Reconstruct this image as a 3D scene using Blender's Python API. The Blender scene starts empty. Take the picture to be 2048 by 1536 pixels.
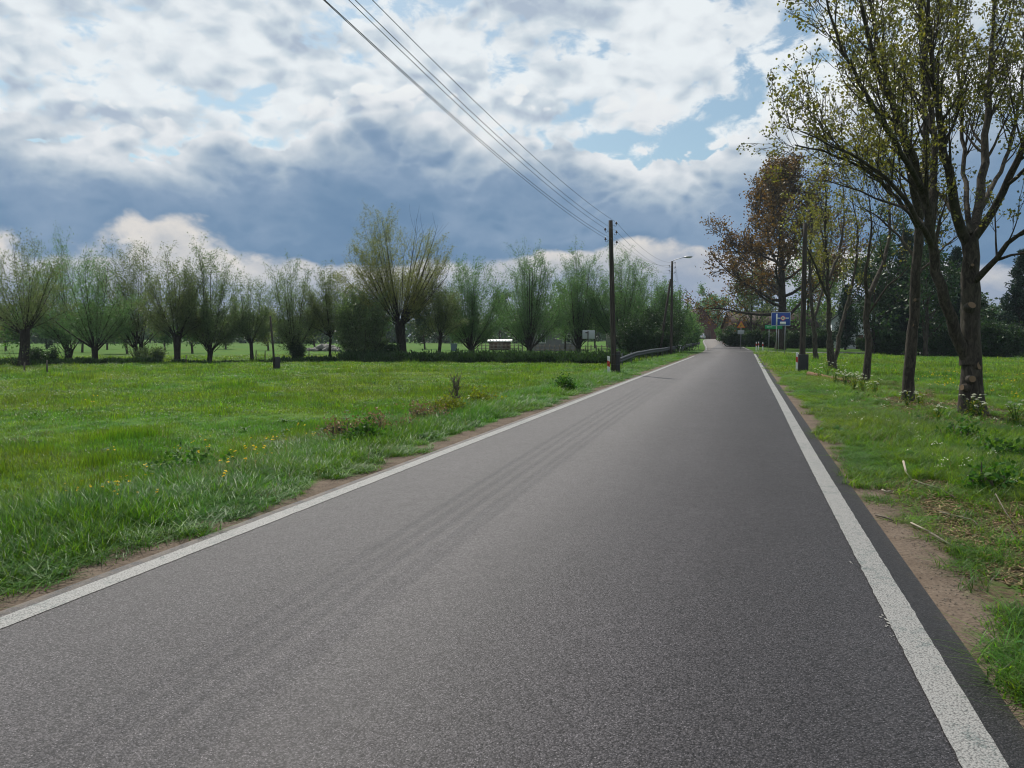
import bpy, bmesh, math, random
import numpy as np
from mathutils import Vector, Matrix

# ------------------------------------------------------------------ scene, camera, light
scene = bpy.context.scene
COL = scene.collection
FOC = 1577.0                       # focal length in pixels of a 2048 wide frame
PITCH = math.atan(95 / FOC)
YAW = math.atan(466 * math.cos(PITCH) / FOC)
CAMH = 1.7
cam_data = bpy.data.cameras.new('camera')
cam_data.sensor_width = 36.0
cam_data.lens = FOC / 2048 * 36.0
cam_data.clip_start = 0.05
cam_data.clip_end = 6000
cam = bpy.data.objects.new('camera', cam_data)
cam.location = (0, 0, CAMH)
cam.rotation_euler = (math.pi / 2 - PITCH, 0, YAW)
COL.objects.link(cam)
scene.camera = cam

SUN_AZ = math.radians(-37)         # measured from +Y towards +X
SUN_EL = math.radians(52)
SUN_DIR = Vector((math.sin(SUN_AZ) * math.cos(SUN_EL), math.cos(SUN_AZ) * math.cos(SUN_EL), math.sin(SUN_EL)))
sun_data = bpy.data.lights.new('sun', 'SUN')
sun_data.energy = 5.0
sun_data.angle = math.radians(0.7)
sun_data.color = (1.0, 0.95, 0.86)
sun = bpy.data.objects.new('sun', sun_data)
sun.rotation_euler = SUN_DIR.to_track_quat('Z', 'Y').to_euler()
sun.location = (-40, 60, 80)
COL.objects.link(sun)

scene.view_settings.view_transform = 'Standard'
scene.view_settings.look = 'None'
scene.view_settings.exposure = 0.0
scene.view_settings.gamma = 1.0
scene.view_settings.use_curve_mapping = False
scene.render.engine = 'CYCLES'
scene.cycles.max_bounces = 6
scene.cycles.diffuse_bounces = 3
scene.cycles.transmission_bounces = 4
scene.cycles.use_denoising = True
scene.cycles.sample_clamp_indirect = 6
scene.cycles.filter_width = 1.1


class NT:
    """small helper to write node trees as expressions"""
    def __init__(self, tree):
        self.t = tree
        self.n = tree.nodes
        self.l = tree.links

    def node(self, kind, **kw):
        n = self.n.new(kind)
        for k, v in kw.items():
            setattr(n, k, v)
        return n

    def put(self, sock, v):
        if isinstance(v, bpy.types.NodeSocket):
            self.l.new(v, sock)
        elif v is not None:
            if sock.type == 'RGBA' and len(v) == 3:
                v = (*v, 1)
            sock.default_value = v

    def m(self, op, a, b=None, c=None, clamp=False):
        n = self.node('ShaderNodeMath', operation=op, use_clamp=clamp)
        for i, v in enumerate((a, b, c)):
            if v is not None:
                self.put(n.inputs[i], v)
        return n.outputs[0]

    def add(self, a, b): return self.m('ADD', a, b)
    def sub(self, a, b): return self.m('SUBTRACT', a, b)
    def mul(self, a, b): return self.m('MULTIPLY', a, b)

    def v(self, op, a, b=None, scale=None):
        n = self.node('ShaderNodeVectorMath', operation=op)
        self.put(n.inputs[0], a)
        if b is not None:
            self.put(n.inputs[1], b)
        if scale is not None:
            self.put(n.inputs['Scale'], scale)
        return n.outputs[0]

    def ss(self, x, lo, hi, a=0.0, b=1.0):
        n = self.node('ShaderNodeMapRange', interpolation_type='SMOOTHSTEP')
        for i, v in enumerate((x, lo, hi, a, b)):
            self.put(n.inputs[i], v)
        return n.outputs[0]

    def lin(self, x, lo, hi, a=0.0, b=1.0):
        n = self.node('ShaderNodeMapRange')
        for i, v in enumerate((x, lo, hi, a, b)):
            self.put(n.inputs[i], v)
        return n.outputs[0]

    def noise(self, vec, scale, detail=4, rough=0.5, dist=0.0, lac=2.0, col=False, ntype='FBM'):
        n = self.node('ShaderNodeTexNoise')
        n.noise_type = ntype
        if vec is not None:
            self.put(n.inputs['Vector'], vec)
        n.inputs['Scale'].default_value = scale
        n.inputs['Detail'].default_value = detail
        n.inputs['Roughness'].default_value = rough
        n.inputs['Distortion'].default_value = dist
        n.inputs['Lacunarity'].default_value = lac
        return n.outputs['Color' if col else 0]

    def voro(self, vec, scale, feature='F1', detail=0.0, smooth=0.5, out=0, rnd=1.0):
        n = self.node('ShaderNodeTexVoronoi', feature=feature)
        self.put(n.inputs['Vector'], vec)
        n.inputs['Scale'].default_value = scale
        n.inputs['Detail'].default_value = detail
        n.inputs['Randomness'].default_value = rnd
        if feature == 'SMOOTH_F1':
            n.inputs['Smoothness'].default_value = smooth
        return n.outputs[out]

    def mix(self, f, a, b, blend='MIX'):
        n = self.node('ShaderNodeMix', data_type='RGBA', blend_type=blend)
        self.put(n.inputs[0], f)
        self.put(n.inputs[6], a)
        self.put(n.inputs[7], b)
        return n.outputs[2]

    def ramp(self, f, stops, interp='LINEAR'):
        n = self.node('ShaderNodeValToRGB')
        cr = n.color_ramp
        cr.interpolation = interp
        while len(cr.elements) < len(stops):
            cr.elements.new(0.5)
        for e, (p, c) in zip(cr.elements, stops):
            e.position = p
            e.color = (*c, 1) if len(c) == 3 else c
        self.put(n.inputs[0], f)
        return n.outputs[0]

    def xyz(self, v):
        n = self.node('ShaderNodeSeparateXYZ')
        self.put(n.inputs[0], v)
        return n.outputs

    def comb(self, x, y, z):
        n = self.node('ShaderNodeCombineXYZ')
        for i, v in enumerate((x, y, z)):
            self.put(n.inputs[i], v)
        return n.outputs[0]


# ------------------------------------------------------------------ sky: Nishita blue behind cumulus clouds
world = bpy.data.worlds.new('World')
scene.world = world
world.use_nodes = True
world.node_tree.nodes.clear()
w = NT(world.node_tree)
sky = w.node('ShaderNodeTexSky')
sky.sky_type = 'NISHITA'
sky.sun_disc = False
sky.sun_elevation = SUN_EL
sky.sun_rotation = SUN_AZ
sky.air_density = 1.0
sky.dust_density = 1.6
tc = w.node('ShaderNodeTexCoord')
dirv = w.v('NORMALIZE', tc.outputs['Generated'])
dx, dy, dz = w.xyz(dirv)
elev = w.mul(w.m('ARCSINE', dz), 57.2958)                      # degrees above the horizon
q = w.comb(dx, dy, w.mul(dz, 1.6))


def billow(vec):
    """lumpy, cauliflower-like height: rounded cells of two sizes"""
    c1 = w.sub(1.0, w.voro(vec, 6.2))
    c2 = w.sub(1.0, w.voro(vec, 14.5))
    c3 = w.sub(1.0, w.voro(vec, 38))
    return w.add(w.mul(c1, 0.5), w.add(w.mul(c2, 0.33), w.mul(c3, 0.17)))


wob = w.v('SUBTRACT', w.noise(q, 8, 3, 0.55, col=True), (0.5, 0.5, 0.5))
qw = w.v('ADD', q, w.v('SCALE', wob, scale=0.085))
up = (-0.006, 0.008, 0.026)
big = w.noise(w.v('ADD', q, (7.3, 2.8, 5.5)), 2.3, 2, 0.5)
mid = w.noise(w.v('ADD', q, (0.4, 0.7, 8.8)), 4.6, 7, 0.55, 0.2)
bil = billow(qw)
bil_up = billow(w.v('ADD', qw, up))
lit = w.sub(bil, bil_up)                                         # >0 on upper, sun-facing sides
fine = w.noise(q, 23, 5, 0.6, 0.4)

# blue sky
blue = w.mix(1.0, sky.outputs[0], (0.86, 1.0, 0.97), 'MULTIPLY')
# high broken layer of white puffs
puff = w.add(w.mul(mid, 0.8), w.add(w.mul(bil, 0.50), w.mul(w.sub(fine, 0.5), 0.46)))
puff_a = w.ss(puff, 0.53, 0.63)
puff_c = w.ramp(w.add(puff, w.mul(lit, -1.7)),
                [(0.48, (8.2, 8.7, 9.0)), (0.64, (7.5, 8.0, 8.4)), (0.80, (5.8, 6.6, 7.3)), (0.97, (4.2, 5.0, 6.1))])
c_sky = w.mix(puff_a, blue, puff_c)
# wide cumulus bank: lumpy lit upper edge, smooth slate-blue shaded body
warp_s = w.add(w.mul(w.sub(big, 0.5), 15.0), w.mul(w.sub(mid, 0.5), 11.0))
warp = w.add(warp_s, w.add(w.mul(w.sub(bil, 0.62), 13.0), w.mul(w.sub(fine, 0.5), 4.5)))
e_bank = w.sub(elev, warp)
bank_a = w.ss(e_bank, 15.0, 14.4)
depth = w.sub(14.6, w.sub(elev, w.add(warp_s, w.add(w.mul(w.sub(bil, 0.62), 6.0), w.add(w.mul(lit, 9.0), w.mul(w.sub(fine, 0.5), 2.5))))))
bank_c = w.ramp(w.lin(w.sub(depth, w.mul(w.mul(lit, w.ss(depth, 7.5, 1.5, 0.25, 1.0)), 24.0)), -2.0, 11.0), [
    (0.00, (8.5, 8.8, 8.9)), (0.20, (7.8, 8.1, 8.4)), (0.33, (5.9, 6.5, 7.1)), (0.45, (3.9, 4.8, 5.8)),
    (0.58, (2.4, 3.4, 4.8)), (0.76, (1.60, 2.65, 4.10)), (1.0, (1.20, 2.20, 3.65))])
c_sky = w.mix(bank_a, c_sky, bank_c)
# far strip of cream cloud under the bank, grey-lavender towards the horizon
low = w.sub(elev, w.add(w.mul(w.sub(big, 0.5), -5.0), w.add(w.mul(w.sub(mid, 0.5), 9.0), w.mul(w.sub(bil, 0.62), 2.6))))
low_a = w.ss(low, 6.6, 5.7)
cream = w.ss(mid, 0.34, 0.56)
low_f = w.lin(w.add(low, w.mul(w.sub(fine, 0.5), 3.0)), 0.0, 7.0)
low_c = w.mix(cream,
              w.ramp(low_f, [(0.0, (3.6, 4.1, 5.0)), (0.4, (2.7, 3.4, 4.6)), (0.8, (2.6, 3.3, 4.5)), (1.0, (2.2, 3.1, 4.4))]),
              w.ramp(low_f, [(0.0, (3.6, 4.1, 5.0)), (0.45, (3.0, 3.6, 4.7)), (0.68, (5.4, 5.5, 5.7)), (0.85, (7.2, 6.9, 6.6)), (1.0, (6.4, 6.3, 6.2))]))
c_sky = w.mix(low_a, c_sky, low_c)
bg = w.node('ShaderNodeBackground')
w.put(bg.inputs[0], c_sky)
bg.inputs[1].default_value = 0.1
out = w.node('ShaderNodeOutputWorld')
w.l.new(bg.outputs[0], out.inputs[0])
world.cycles.sampling_method = 'MANUAL'
world.cycles.sample_map_resolution = 512

# ------------------------------------------------------------------ helpers
RAD = math.radians


def ray(px, py):
    """direction through a pixel of the 2048 x 1536 frame, used once to find where things stand"""
    x = (px - 1024) / FOC
    y = -(py - 768) / FOC
    fw = math.cos(PITCH) + y * math.sin(PITCH)
    up_ = -math.sin(PITCH) + y * math.cos(PITCH)
    return np.array([x * math.cos(YAW) - fw * math.sin(YAW), x * math.sin(YAW) + fw * math.cos(YAW), up_])


def at(px, Z, z=0.0):
    """ground plan position at a depth Z along the view, in the column px"""
    X = (px - 1024) / FOC * Z
    return np.array([X * math.cos(YAW) - Z * math.sin(YAW), X * math.sin(YAW) + Z * math.cos(YAW), z])


def hit(px, py, z=0.0):
    d = ray(px, py)
    t = (z - CAMH) / d[2]
    return np.array([d[0] * t, d[1] * t, z])


def smooth(a, b, x):
    t = np.clip((x - a) / (b - a), 0, 1)
    return t * t * (3 - 2 * t)


XL, XR = -4.21, 0.935             # centres of the two edge lines
XLE, XRE = -4.40, 1.19            # edges of the asphalt


def road_shift(y):
    return -4.6 * smooth(80, 195, np.asarray(y, float)) - 12 * smooth(200, 330, np.asarray(y, float))


def road_z(y):
    return 1.0 * smooth(92, 195, np.asarray(y, float))


STREAM = np.array([[-150, 22], [-100, 36], [-62, 46.5], [-44, 53], [-30, 58.0], [-20, 61.0], [-12, 62.0], [-7.4, 62.3]])


def stream_dist(x, y):
    x = np.asarray(x, float); y = np.asarray(y, float)
    best = np.full(np.broadcast(x, y).shape, 1e9)
    for (ax, ay), (bx, by) in zip(STREAM[:-1], STREAM[1:]):
        vx, vy = bx - ax, by - ay
        t = np.clip(((x - ax) * vx + (y - ay) * vy) / (vx * vx + vy * vy), 0, 1)
        best = np.minimum(best, np.hypot(x - ax - t * vx, y - ay - t * vy))
    return best


def gz(x, y):
    """height of the ground sheet"""
    x = np.asarray(x, float); y = np.asarray(y, float)
    s = road_shift(y)
    dl = (XLE + s) - x
    dr = x - (XRE + s)
    z = np.full(np.broadcast(x, y).shape, -0.10)
    zl = -0.025 - 0.36 * smooth(1.2, 4.6, dl)
    zr = -0.025 + 0.03 * smooth(0.5, 1.5, dr) - 0.16 * smooth(1.6, 5.0, dr) - 0.30 * smooth(6, 20, dr)
    z = np.where(dl > -0.02, zl, z)
    z = np.where(dr > -0.02, zr, z)
    off = np.maximum(dl, dr)
    und = 0.035 * np.sin(x * 0.9 + 1.3 * np.sin(y * 0.35)) * np.sin(y * 0.7 + 0.5 * x) + 0.02 * np.sin(2.3 * x + 1.7 * y)
    z = z + und * smooth(0.8, 3.0, off)
    z = z - 0.30 * smooth(2.0, 0.9, stream_dist(x, y)) * (x < -6)
    z = z + road_z(y) * smooth(60, 12, np.abs(x - (XL + XR) / 2 - s))
    return z


def G3(px, py, guess=-0.2):
    """where the ground is seen through a pixel"""
    z = guess
    for _ in range(8):
        p = hit(px, py, z)
        z = float(gz(p[0], p[1]))
    p[2] = z
    return p


def onground(p):
    p = np.array(p, float)
    p[2] = float(gz(p[0], p[1]))
    return p


def mk_mesh(name, V, F4=None, F3=None, mats=(), smooth_shade=True, mi=None):
    V = np.asarray(V, np.float32).reshape(-1, 3)
    F4 = np.zeros((0, 4), np.int32) if F4 is None or len(F4) == 0 else np.asarray(F4, np.int32)
    F3 = np.zeros((0, 3), np.int32) if F3 is None or len(F3) == 0 else np.asarray(F3, np.int32)
    me = bpy.data.meshes.new(name)
    me.vertices.add(len(V))
    me.vertices.foreach_set('co', V.ravel())
    nl = F4.size + F3.size
    me.loops.add(nl)
    me.loops.foreach_set('vertex_index', np.concatenate([F4.ravel(), F3.ravel()]).astype(np.int32))
    npoly = len(F4) + len(F3)
    me.polygons.add(npoly)
    st = np.concatenate([np.arange(len(F4)) * 4, F4.size + np.arange(len(F3)) * 3]).astype(np.int32)
    me.polygons.foreach_set('loop_start', st)
    if smooth_shade:
        me.polygons.foreach_set('use_smooth', np.ones(npoly, bool))
    for m_ in mats:
        me.materials.append(m_)
    if mi is not None:
        me.polygons.foreach_set('material_index', np.asarray(mi, np.int32))
    me.update(calc_edges=True)
    me.validate()
    return me


def link(o, parent=None):
    COL.objects.link(o)
    if parent is not None:
        o.parent = parent
    return o


def tag(o, label=None, cat=None, group=None, kind=None):
    for k, v_ in (('label', label), ('category', cat), ('group', group), ('kind', kind)):
        if v_:
            o[k] = v_
    return o


def empty(name, loc, label, cat, group=None, rz=0.0):
    o = bpy.data.objects.new(name, None)
    o.empty_display_size = 0.2
    o.location = loc
    o.rotation_euler = (0, 0, rz)
    link(o)
    return tag(o, label, cat, group)


class MB:
    """collects boxes, tubes and polygons into one mesh"""
    def __init__(self):
        self.V = []; self.F4 = []; self.F3 = []; self.n = 0

    def verts(self, v):
        v = np.asarray(v, float).reshape(-1, 3)
        self.V.append(v)
        o = self.n
        self.n += len(v)
        return o

    def box(self, c, s, rz=0.0, rx=0.0, ry=0.0):
        c = np.array(c, float); s = np.array(s, float) / 2
        v = np.array([[x, y, z] for x in (-1, 1) for y in (-1, 1) for z in (-1, 1)], float) * s
        if rz or rx or ry:
            R = np.array(Matrix.Rotation(rz, 3, 'Z') @ Matrix.Rotation(rx, 3, 'X') @ Matrix.Rotation(ry, 3, 'Y'))
            v = v @ R.T
        o = self.verts(v + c)
        self.F4 += [[o + a for a in f] for f in ((0, 1, 3, 2), (4, 6, 7, 5), (0, 4, 5, 1), (2, 3, 7, 6), (0, 2, 6, 4), (1, 5, 7, 3))]
        return self

    def bbox(self, lo, hi):
        lo = np.array(lo, float); hi = np.array(hi, float)
        return self.box((lo + hi) / 2, hi - lo)

    def tube(self, pts, rad, k=8, cap=True):
        pts = np.asarray(pts, float)
        n = len(pts)
        rad = np.full(n, rad, float) if np.isscalar(rad) else np.asarray(rad, float)
        t = np.gradient(pts, axis=0)
        t /= np.linalg.norm(t, axis=1)[:, None] + 1e-12
        ref = np.array([0.0, 0.0, 1.0]) if abs(t[0][2]) < 0.9 else np.array([1.0, 0.0, 0.0])
        a = np.cross(t[0], ref); a /= np.linalg.norm(a)
        ang = np.arange(k) * 2 * math.pi / k
        ca, sa = np.cos(ang)[:, None], np.sin(ang)[:, None]
        out = np.empty((n, k, 3))
        for i in range(n):
            a = a - t[i] * np.dot(a, t[i]); a /= np.linalg.norm(a) + 1e-12
            b = np.cross(t[i], a)
            out[i] = pts[i] + rad[i] * (ca * a + sa * b)
        o = self.verts(out)
        i = np.arange(n - 1)[:, None] * k
        j = np.arange(k)[None, :]
        jn = (j + 1) % k
        f = np.stack([o + i + j, o + i + jn, o + i + k + jn, o + i + k + j], -1).reshape(-1, 4)
        self.F4 += f.tolist()
        if cap:
            for e, rev in ((0, True), (n - 1, False)):
                cidx = self.verts([pts[e]])
                for jj in range(k):
                    a_, b_ = o + e * k + jj, o + e * k + (jj + 1) % k
                    self.F3.append([cidx, b_, a_] if rev else [cidx, a_, b_])
        return self

    def poly(self, pts):
        """flat convex polygon"""
        o = self.verts(pts)
        n = len(pts)
        if n == 4:
            self.F4.append([o, o + 1, o + 2, o + 3])
        else:
            for i in range(1, n - 1):
                self.F3.append([o, o + i, o + i + 1])
        return self

    def prism(self, prof, axis_a, axis_b, origin, depth_vec):
        """extrude a convex outline (2D) along depth_vec"""
        A = np.array(axis_a, float); B = np.array(axis_b, float); O = np.array(origin, float); D = np.array(depth_vec, float)
        p = np.array([O + A * u + B * v_ for u, v_ in prof])
        n = len(p)
        self.poly(p[::-1]); self.poly(p + D)
        o = self.verts(np.concatenate([p, p + D]))
        for i in range(n):
            j = (i + 1) % n
            self.F4.append([o + i, o + j, o + n + j, o + n + i])
        return self

    def disc(self, c, r, nrm=(0, -1, 0), k=20, r_in=0.0):
        nrm = np.array(nrm, float); nrm /= np.linalg.norm(nrm)
        ref = np.array([0, 0, 1.0]) if abs(nrm[2]) < 0.9 else np.array([1.0, 0, 0])
        a = np.cross(ref, nrm); a /= np.linalg.norm(a); b = np.cross(nrm, a)
        an = np.arange(k) * 2 * math.pi / k
        ring = np.array(c) + r * (np.cos(an)[:, None] * a + np.sin(an)[:, None] * b)
        if r_in <= 0:
            o = self.verts(np.concatenate([ring, [c]]))
            self.F3 += [[o + k, o + i, o + (i + 1) % k] for i in range(k)]
        else:
            inn = np.array(c) + r_in * (np.cos(an)[:, None] * a + np.sin(an)[:, None] * b)
            o = self.verts(np.concatenate([ring, inn]))
            self.F4 += [[o + i, o + (i + 1) % k, o + k + (i + 1) % k, o + k + i] for i in range(k)]
        return self

    def mesh(self, name, mat, smooth_shade=False):
        V = np.concatenate(self.V) if self.V else np.zeros((0, 3))
        return mk_mesh(name, V, self.F4, self.F3, [mat] if mat else [], smooth_shade)

    def obj(self, name, mat, parent=None, smooth_shade=False, bevel=0.0):
        o = bpy.data.objects.new(name, self.mesh(name, mat, smooth_shade))
        link(o, parent)
        if bevel:
            b = o.modifiers.new('bevel', 'BEVEL'); b.width = bevel; b.segments = 2; b.limit_method = 'ANGLE'
        return o


# ------------------------------------------------------------------ materials
def new_mat(name):
    m_ = bpy.data.materials.new(name)
    m_.use_nodes = True
    m_.node_tree.nodes.clear()
    t = NT(m_.node_tree)
    o = t.node('ShaderNodeOutputMaterial')
    return m_, t, o


def principled(t, out_, color, rough=0.6, spec=0.3, metal=0.0, normal=None, link_out=True):
    p = t.node('ShaderNodeBsdfPrincipled')
    t.put(p.inputs['Base Color'], color)
    t.put(p.inputs['Roughness'], rough)
    t.put(p.inputs['Specular IOR Level'], spec)
    p.inputs['Metallic'].default_value = metal
    if normal is not None:
        t.put(p.inputs['Normal'], normal)
    if link_out:
        t.l.new(p.outputs[0], out_.inputs[0])
    return p


def bump(t, height, strength=0.4, dist=0.02):
    b = t.node('ShaderNodeBump')
    b.inputs['Strength'].default_value = strength
    b.inputs['Distance'].default_value = dist
    t.put(b.inputs['Height'], height)
    return b.outputs[0]


def pos(t):
    return t.node('ShaderNodeNewGeometry').outputs['Position']


def objco(t):
    return t.node('ShaderNodeTexCoord').outputs['Object']


def plain(name, c, rough=0.6, spec=0.3, metal=0.0, var=0.18, scale=6.0, streak=False):
    """painted / cast surfaces with a little unevenness and dirt"""
    m_, t, o = new_mat(name)
    co = objco(t)
    if streak:
        co = t.v('MULTIPLY', co, (1, 1, 0.15))
    n1 = t.noise(co, scale, 5, 0.6)
    n2 = t.noise(co, scale * 7, 3, 0.5)
    f = t.add(t.mul(t.sub(n1, 0.5), 2 * var), t.add(1.0, t.mul(t.sub(n2, 0.5), var)))
    col = t.v('SCALE', (c[0], c[1], c[2]), scale=f)
    r = t.add(rough, t.mul(t.sub(n1, 0.5), 0.25))
    principled(t, o, col, r, spec, metal, bump(t, n2, 0.15, 0.004))
    return m_


def grass_colour(t, dry=0.0):
    """shared patchy meadow colour by place: lush green, yellow-green, olive"""
    p = pos(t)
    a = t.noise(p, 0.35, 4, 0.6, 0.6)
    b = t.noise(p, 1.7, 4, 0.6)
    c = t.noise(p, 0.09, 2, 0.5)
    col = t.mix(t.ss(a, 0.36, 0.64), (0.050, 0.146, 0.016), (0.088, 0.172, 0.015))
    col = t.mix(t.mul(t.ss(b, 0.52, 0.72), 0.65), col, (0.028, 0.085, 0.022))
    col = t.mix(t.mul(t.ss(c, 0.40, 0.62), 0.32), col, (0.090, 0.120, 0.022))
    return col


def leafy(name, col_fn, trans=0.45, tint=(1.25, 1.15, 0.55), rough=0.45, spec=0.35, jitter=0.35, clump_var=0.0):
    """thin leaf: reflects, shines and lets the sun through"""
    m_, t, o = new_mat(name)
    col = col_fn(t) if callable(col_fn) else None
    if col is None:
        rgb = t.node('ShaderNodeRGB'); rgb.outputs[0].default_value = (*col_fn, 1)
        col = rgb.outputs[0]
    rnd = t.node('ShaderNodeNewGeometry').outputs['Random Per Island']
    f = t.lin(rnd, 0, 1, 1 - jitter, 1 + jitter)
    if clump_var:
        f = t.mul(f, t.lin(t.node('ShaderNodeObjectInfo').outputs['Random'], 0, 1, 1 - clump_var, 1 + clump_var))
    col = t.v('SCALE', col, scale=f)
    hs = t.node('ShaderNodeHueSaturation')
    t.put(hs.inputs['Hue'], t.lin(t.m('FRACT', t.mul(rnd, 7.31)), 0, 1, 0.48, 0.52))
    t.put(hs.inputs['Color'], col)
    col = hs.outputs[0]
    p = principled(t, o, col, rough, spec, link_out=False)
    tr = t.node('ShaderNodeBsdfTranslucent')
    t.put(tr.inputs[0], t.v('MULTIPLY', col, tint))
    mx = t.node('ShaderNodeMixShader')
    mx.inputs[0].default_value = trans
    t.l.new(p.outputs[0], mx.inputs[1])
    t.l.new(tr.outputs[0], mx.inputs[2])
    t.l.new(mx.outputs[0], o.inputs[0])
    return m_


def bark(name, c, c2, scale=5.0, stretch=0.25, depth=0.03, moss=None):
    m_, t, o = new_mat(name)
    co = t.v('MULTIPLY', objco(t), (1, 1, stretch))
    n1 = t.noise(co, scale * 3, 6, 0.65, 1.0)
    n2 = t.noise(co, scale * 0.6, 3, 0.5)
    col = t.mix(t.ss(n1, 0.35, 0.68), c, c2)
    col = t.mix(t.mul(t.ss(n2, 0.5, 0.75), 0.5), col, moss or c2)
    principled(t, o, col, 0.9, 0.15, 0, bump(t, n1, 0.8, depth))
    return m_


M = {}
M['grass'] = leafy('grass_blade', lambda t: grass_colour(t), 0.50, (2.0, 1.7, 0.4), 0.45, 0.25, 0.35, 0.38)
M['verge'] = leafy('verge_grass_blade', lambda t: t.mix(1.0, grass_colour(t), (0.80, 1.0, 1.15), 'MULTIPLY'), 0.45, (1.9, 1.6, 0.45), 0.44, 0.17, 0.3, 0.35)
M['weed'] = leafy('weed_leaf', (0.040, 0.110, 0.020), 0.42, (1.5, 1.4, 0.5), 0.6, 0.15, 0.35)
M['weed_yellow'] = leafy('weed_young_leaf', (0.13, 0.17, 0.02), 0.45, (1.3, 1.2, 0.5), 0.4, 0.3, 0.35)
M['dry'] = leafy('dry_stalk', (0.20, 0.145, 0.075), 0.25, (1.1, 1.0, 0.8), 0.6, 0.2, 0.4)
M['dandelion'] = leafy('dandelion_petal', (0.66, 0.52, 0.01), 0.3, (1.1, 1.0, 0.4), 0.6, 0.1, 0.15)
M['white_flower'] = leafy('white_flower', (0.60, 0.62, 0.48), 0.35, (1.0, 1.0, 0.9), 0.6, 0.1, 0.12)
M['willow'] = leafy('willow_leaf', (0.125, 0.175, 0.085), 0.48, (1.1, 1.25, 0.65), 0.45, 0.35, 0.35)
M['willow_green'] = leafy('willow_green_leaf', (0.105, 0.190, 0.080), 0.48, (1.1, 1.25, 0.65), 0.45, 0.35, 0.35)
M['willow_yellow'] = leafy('willow_yellow_leaf', (0.180, 0.200, 0.070), 0.48, (1.15, 1.2, 0.55), 0.5, 0.3, 0.3)
M['willow_brown'] = leafy('willow_olive_leaf', (0.125, 0.160, 0.072), 0.48, (1.1, 1.2, 0.65), 0.5, 0.3, 0.35)
M['maple'] = leafy('maple_leaf', (0.120, 0.135, 0.042), 0.52, (1.35, 1.2, 0.5), 0.4, 0.35, 0.4)
M['maple_pale'] = leafy('young_leaf', (0.135, 0.145, 0.045), 0.5, (1.3, 1.2, 0.5), 0.4, 0.3, 0.35)
M['oak'] = leafy('bronze_leaf', (0.118, 0.078, 0.028), 0.42, (1.35, 1.12, 0.5), 0.5, 0.3, 0.4)
M['deep'] = leafy('deep_green_leaf', (0.030, 0.064, 0.023), 0.28, (1.3, 1.3, 0.6), 0.5, 0.3, 0.35)
M['fresh'] = leafy('fresh_green_leaf', (0.065, 0.145, 0.035), 0.4, (1.3, 1.3, 0.5), 0.5, 0.3, 0.35)
M['spruce'] = leafy('spruce_needles', (0.020, 0.045, 0.028), 0.12, (1.2, 1.3, 0.8), 0.6, 0.2, 0.3)
M['bark_willow'] = bark('willow_bark', (0.018, 0.016, 0.013), (0.050, 0.044, 0.036), 2.5)
M['bark_maple'] = bark('maple_bark', (0.030, 0.026, 0.022), (0.080, 0.069, 0.056), 4.0, 0.35, 0.02, (0.055, 0.060, 0.036))
M['bark_dark'] = bark('dark_bark', (0.025, 0.021, 0.017), (0.070, 0.058, 0.045), 2.0)
M['cut_wood'] = plain('sawn_wood', (0.17, 0.118, 0.075), 0.8, 0.1, 0, 0.25, 9)
M['pole_wood'] = bark('tarred_pole_wood', (0.030, 0.026, 0.024), (0.075, 0.064, 0.054), 5, 0.06, 0.006)
M['post_wood'] = bark('weathered_post_wood', (0.07, 0.06, 0.05), (0.16, 0.14, 0.11), 6, 0.1, 0.006)
M['concrete'] = plain('concrete', (0.17, 0.165, 0.155), 0.9, 0.15, 0, 0.25, 5)
M['dark_concrete'] = plain('tarred_concrete', (0.040, 0.040, 0.042), 0.85, 0.2, 0, 0.25, 5)
M['galv'] = plain('galvanised_steel', (0.36, 0.37, 0.39), 0.5, 0.4, 0.6, 0.2, 4)
M['rail_dark'] = plain('weathered_guard_rail', (0.065, 0.072, 0.082), 0.65, 0.25, 0.3, 0.25, 3)
M['wire'] = plain('wire_metal', (0.05, 0.05, 0.055), 0.5, 0.4, 0.3, 0.1, 3)
M['porcelain'] = plain('insulator_porcelain', (0.08, 0.06, 0.05), 0.25, 0.6, 0, 0.1, 10)
M['white_paint'] = plain('white_paint', (0.72, 0.73, 0.72), 0.5, 0.35, 0, 0.12, 6)
M['red_paint'] = plain('red_reflector', (0.52, 0.05, 0.035), 0.4, 0.4, 0, 0.12, 8)
M['blue_sign'] = plain('blue_sign_face', (0.012, 0.050, 0.26), 0.4, 0.4, 0, 0.08, 5)
M['green_sign'] = plain('green_sign_face', (0.01, 0.22, 0.075), 0.4, 0.4, 0, 0.08, 5)
M['yellow_sign'] = plain('yellow_sign_face', (0.45, 0.24, 0.015), 0.4, 0.4, 0, 0.08, 5)
M['black_paint'] = plain('black_paint', (0.018, 0.018, 0.018), 0.5, 0.3, 0, 0.1, 5)
M['sign_back'] = plain('grey_sign_plate', (0.34, 0.36, 0.38), 0.55, 0.4, 0.2, 0.12, 4)
M['glass'] = plain('window_glass', (0.030, 0.040, 0.050), 0.08, 0.7, 0, 0.1, 3)
M['tyre'] = plain('tyre_rubber', (0.02, 0.02, 0.02), 0.8, 0.2, 0, 0.1, 5)
M['plaster_white'] = plain('white_plaster', (0.55, 0.58, 0.62), 0.85, 0.15, 0, 0.12, 1.5)
M['plaster_grey'] = plain('grey_plaster', (0.15, 0.15, 0.15), 0.9, 0.15, 0, 0.2, 1.5)
M['lamp_head'] = plain('lamp_housing', (0.30, 0.31, 0.32), 0.45, 0.4, 0.4, 0.1, 6)
M['lamp_glass'] = plain('lamp_lens', (0.55, 0.57, 0.56), 0.2, 0.5, 0, 0.05, 6)
M['sheet_white'] = plain('white_sheet_roof', (0.70, 0.70, 0.68), 0.55, 0.35, 0, 0.15, 2)
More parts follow.
